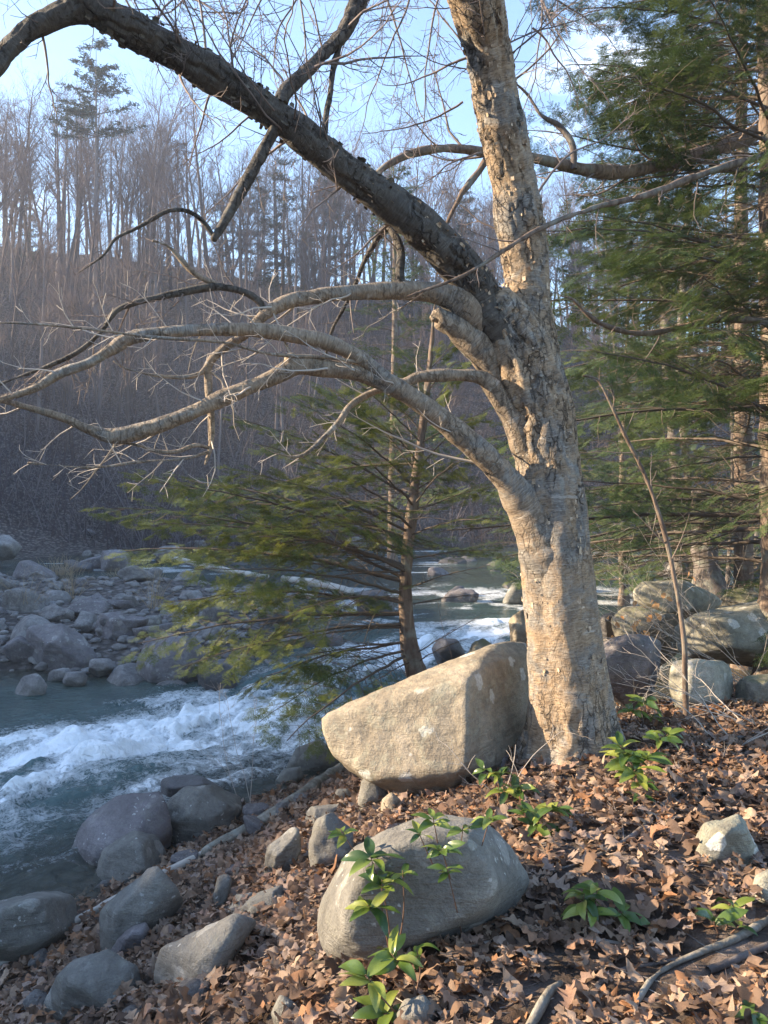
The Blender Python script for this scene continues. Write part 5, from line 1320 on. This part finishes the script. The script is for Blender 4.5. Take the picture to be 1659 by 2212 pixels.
# ------------------------------------------------------------------ laurel seedlings
def laurel_leaf(seed):
    rng = random.Random(seed); n = 8; V, Q = [], []; cv = rng.uniform(.3, 1.3); fold = rng.uniform(.1, .4)
    for i in range(n + 1):
        t = i / n; w = .175 * math.sin(math.pi * t ** .9) ** .8 + .004; x = math.sin(cv * t) / cv; z = -(1 - math.cos(cv * t)) / cv
        for s in (-1, -.5, 0, .5, 1): V.append((x, s * w, z + abs(s) * w * fold + .02 * math.sin(t * 8 + s * 2)))
    for i in range(n):
        for j in range(4): a = i * 5 + j; Q.append((a, a + 1, a + 6, a + 5))
    b = Buf(); b.add(V, Q); me = b.mesh('leaf'); me.materials.append(MT['laurel']); return me
LL = [laurel_leaf(k) for k in range(7)]
def laurel(base, whorls, label, seed, y=None, size=.098, stem_w=.0035, mat=None):
    """base pixel on the ground; whorls of leaves at (u, v, nearer by, leaves, scale)"""
    rng = random.Random(seed)
    g_ = hit(*base) if y is None else P(base[0], base[1], y)
    root = thing('laurel_seedling', g_, label, 'plant')
    for (u, v, dy, n, sc) in whorls:
        tip = P(u, v, g_.y - dy)
        m = g_.lerp(tip, .5) + Vector((rng.gauss(0, .02), rng.gauss(0, .02), .015))
        pr = resample(np.array([(*(g_ - Vector((0, 0, .02))), stem_w), (*m, stem_w * .75), (*tip, stem_w * .45)]), .015)
        b = Buf(); tube(b, pr, 6); link('stem', b.mesh('stem', root.location), MT['laurel_stem'], root)
        ax0 = (tip - m).normalized(); a0 = rng.uniform(0, 6.28)
        for i in range(n):
            a = a0 + i * 2.399 + rng.gauss(0, .2); el = rng.uniform(-.15, .75)
            d = Vector((math.cos(a) * math.cos(el), math.sin(a) * math.cos(el), math.sin(el) * .8 - .08)); d = (d + ax0 * .25).normalized()
            z_ = Vector((rng.gauss(0, .3), rng.gauss(-.25, .3), 1)); z_ = (z_ - d * z_.dot(d)).normalized(); y_ = z_.cross(d)
            o = link('leaf', rng.choice(LL), None, root); s_ = size * sc * rng.uniform(.7, 1.2)
            mm = Matrix((d * s_, y_ * s_, z_ * s_)).transposed().to_4x4(); mm.translation = tip - g_ - ax0 * rng.uniform(0, .035); o.matrix_local = mm
LA = laurel
LA((850, 2085), [(735, 1790, -.1, 6, .9), (800, 1850, .05, 7, 1.1), (825, 1900, .08, 7, 1.15), (795, 1955, .1, 8, 1.15), (870, 1880, .03, 4, .9)], 'tall laurel seedling with leafy stems in front of the dome boulder', 1, 2.72)
LA((880, 2200), [(845, 2060, .0, 7, 1.15), (790, 2105, .05, 7, 1.25), (830, 2190, .05, 7, 1.3), (900, 2050, -.03, 4, .9)], 'laurel seedling with large leaves at the bottom edge below the dome boulder', 2, 2.5)
LA((1005, 2050), [(955, 1835, .38, 9, .8), (935, 1765, .3, 6, .8), (1000, 1785, .26, 6, .75), (1058, 1765, .2, 7, .85), (965, 1875, .36, 6, .7), (905, 1800, .36, 4, .7)], 'yellow-green laurel seedling arching over the dome boulder', 3, 2.98)
LA((1075, 1745), [(1080, 1668, .03, 9, 1.15), (1045, 1660, .0, 6, 1.1), (1120, 1700, .03, 8, 1.15), (1095, 1710, .05, 6, 1.1)], 'bushy laurel seedling between the dome boulder and the birch foot', 4)
LA((1150, 1800), [(1200, 1745, .03, 10, 1.35), (1155, 1780, .05, 6, 1.35), (1125, 1750, .0, 5, 1.2)], 'laurel seedling with drooping leaves right of the dome boulder', 5)
LA((1370, 1720), [(1350, 1635, 0, 9, 1.4), (1400, 1635, .05, 8, 1.4), (1375, 1660, .1, 9, 1.45), (1340, 1610, -.05, 7, 1.3), (1380, 1690, .15, 6, 1.4)], 'dense laurel seedling just right of the birch foot', 6)
LA((1430, 1650), [(1425, 1595, 0, 8, 1.4), (1445, 1585, .0, 6, 1.3)], 'small bright laurel seedling under the thin sapling', 7)
LA((1390, 1580), [(1365, 1535, 0, 8, 1.45), (1395, 1515, 0, 7, 1.4), (1412, 1545, .0, 6, 1.3)], 'bright laurel seedling between the birch trunk and the sapling', 8)
LA((1280, 2010), [(1262, 1930, .0, 8, 1.1), (1290, 1920, 0, 6, 1.0), (1265, 1970, .05, 6, 1.35), (1345, 1970, .02, 6, 1.1)], 'laurel seedling in the open leaves right of the dome boulder', 9)
LA((1560, 2020), [(1545, 1985, .02, 4, 1.2), (1585, 1955, 0, 4, 1.0), (1600, 2000, 0, 3, .9)], 'small laurel seedling near the right edge above the fallen branch', 10)
LA((1385, 1740), [(1380, 1718, .02, 3, 1.0)], 'tiny laurel shoot below the dense seedling', 11)
LA((1650, 2225), [(1640, 2185, 0, 5, 1.0)], 'laurel shoot cut off by the lower right corner', 12)
LA((1320, 1480), [(1310, 1450, 0, 6, .8), (1335, 1455, 0, 5, .8)], 'shaded laurel seedling in front of the smooth rounded boulder', 13)

# beech shoots with orange winter leaves by the stream
rbch = random.Random(8)
bpos = (ux(1335, 7.6), 7.6); root = thing('beech_sapling', Vector((*bpos, Hs(*bpos))), 'beech shoots with orange dead leaves above the boulder pile', 'sapling')
for k in range(5):
    b = Buf(); w = wander((bpos[0], bpos[1], Hs(*bpos)), (rbch.uniform(-.1, .6), rbch.uniform(-.5, .1), 1), rbch.uniform(.9, 1.7), .006, .002, 8, .10, 0, rbch); tube(b, w, 4, cap=False)
    twiggy(b, w, 1, .15, .35, .8, .12, 0, 3, .0016, .3, .1, rbch); link('stem', b.mesh('stem', root.location), MT['twig_pale'], root)
    for _ in range(16):
        i = rbch.randint(2, 8); o = link('leaf', LL[rbch.randrange(7)].copy(), None, root); o.data.materials.clear(); o.data.materials.append(MT['beech'])
        o.location = Vector(w[i, :3]) + Vector((rbch.gauss(0, .09), rbch.gauss(0, .09), rbch.gauss(0, .07))) - root.location; s_ = rbch.uniform(.06, .10); o.scale = (s_, s_ * 1.6, s_); o.rotation_euler = (rbch.uniform(0, 6), rbch.uniform(0, 6), rbch.uniform(0, 6))

# ------------------------------------------------------------------ the hazy air of the valley
bm = bmesh.new(); bmesh.ops.create_cube(bm, size=1.0)
hz = bpy.data.meshes.new('haze'); bm.to_mesh(hz); bm.free()
hzo = link('haze', hz, None, None, (0, 140, 36)); hzo.scale = (900, 900, 84)
hm_ = bpy.data.materials.new('haze'); hm_.use_nodes = True; nt = hm_.node_tree; nt.nodes.clear()
ho = nt.nodes.new('ShaderNodeOutputMaterial'); hv = nt.nodes.new('ShaderNodeVolumePrincipled')
hv.inputs['Color'].default_value = (.70, .80, 1.0, 1); hv.inputs['Density'].default_value = .0010; hv.inputs['Anisotropy'].default_value = .3
nt.links.new(hv.outputs[0], ho.inputs['Volume']); hz.materials.append(hm_); tag(hzo, kind='stuff')
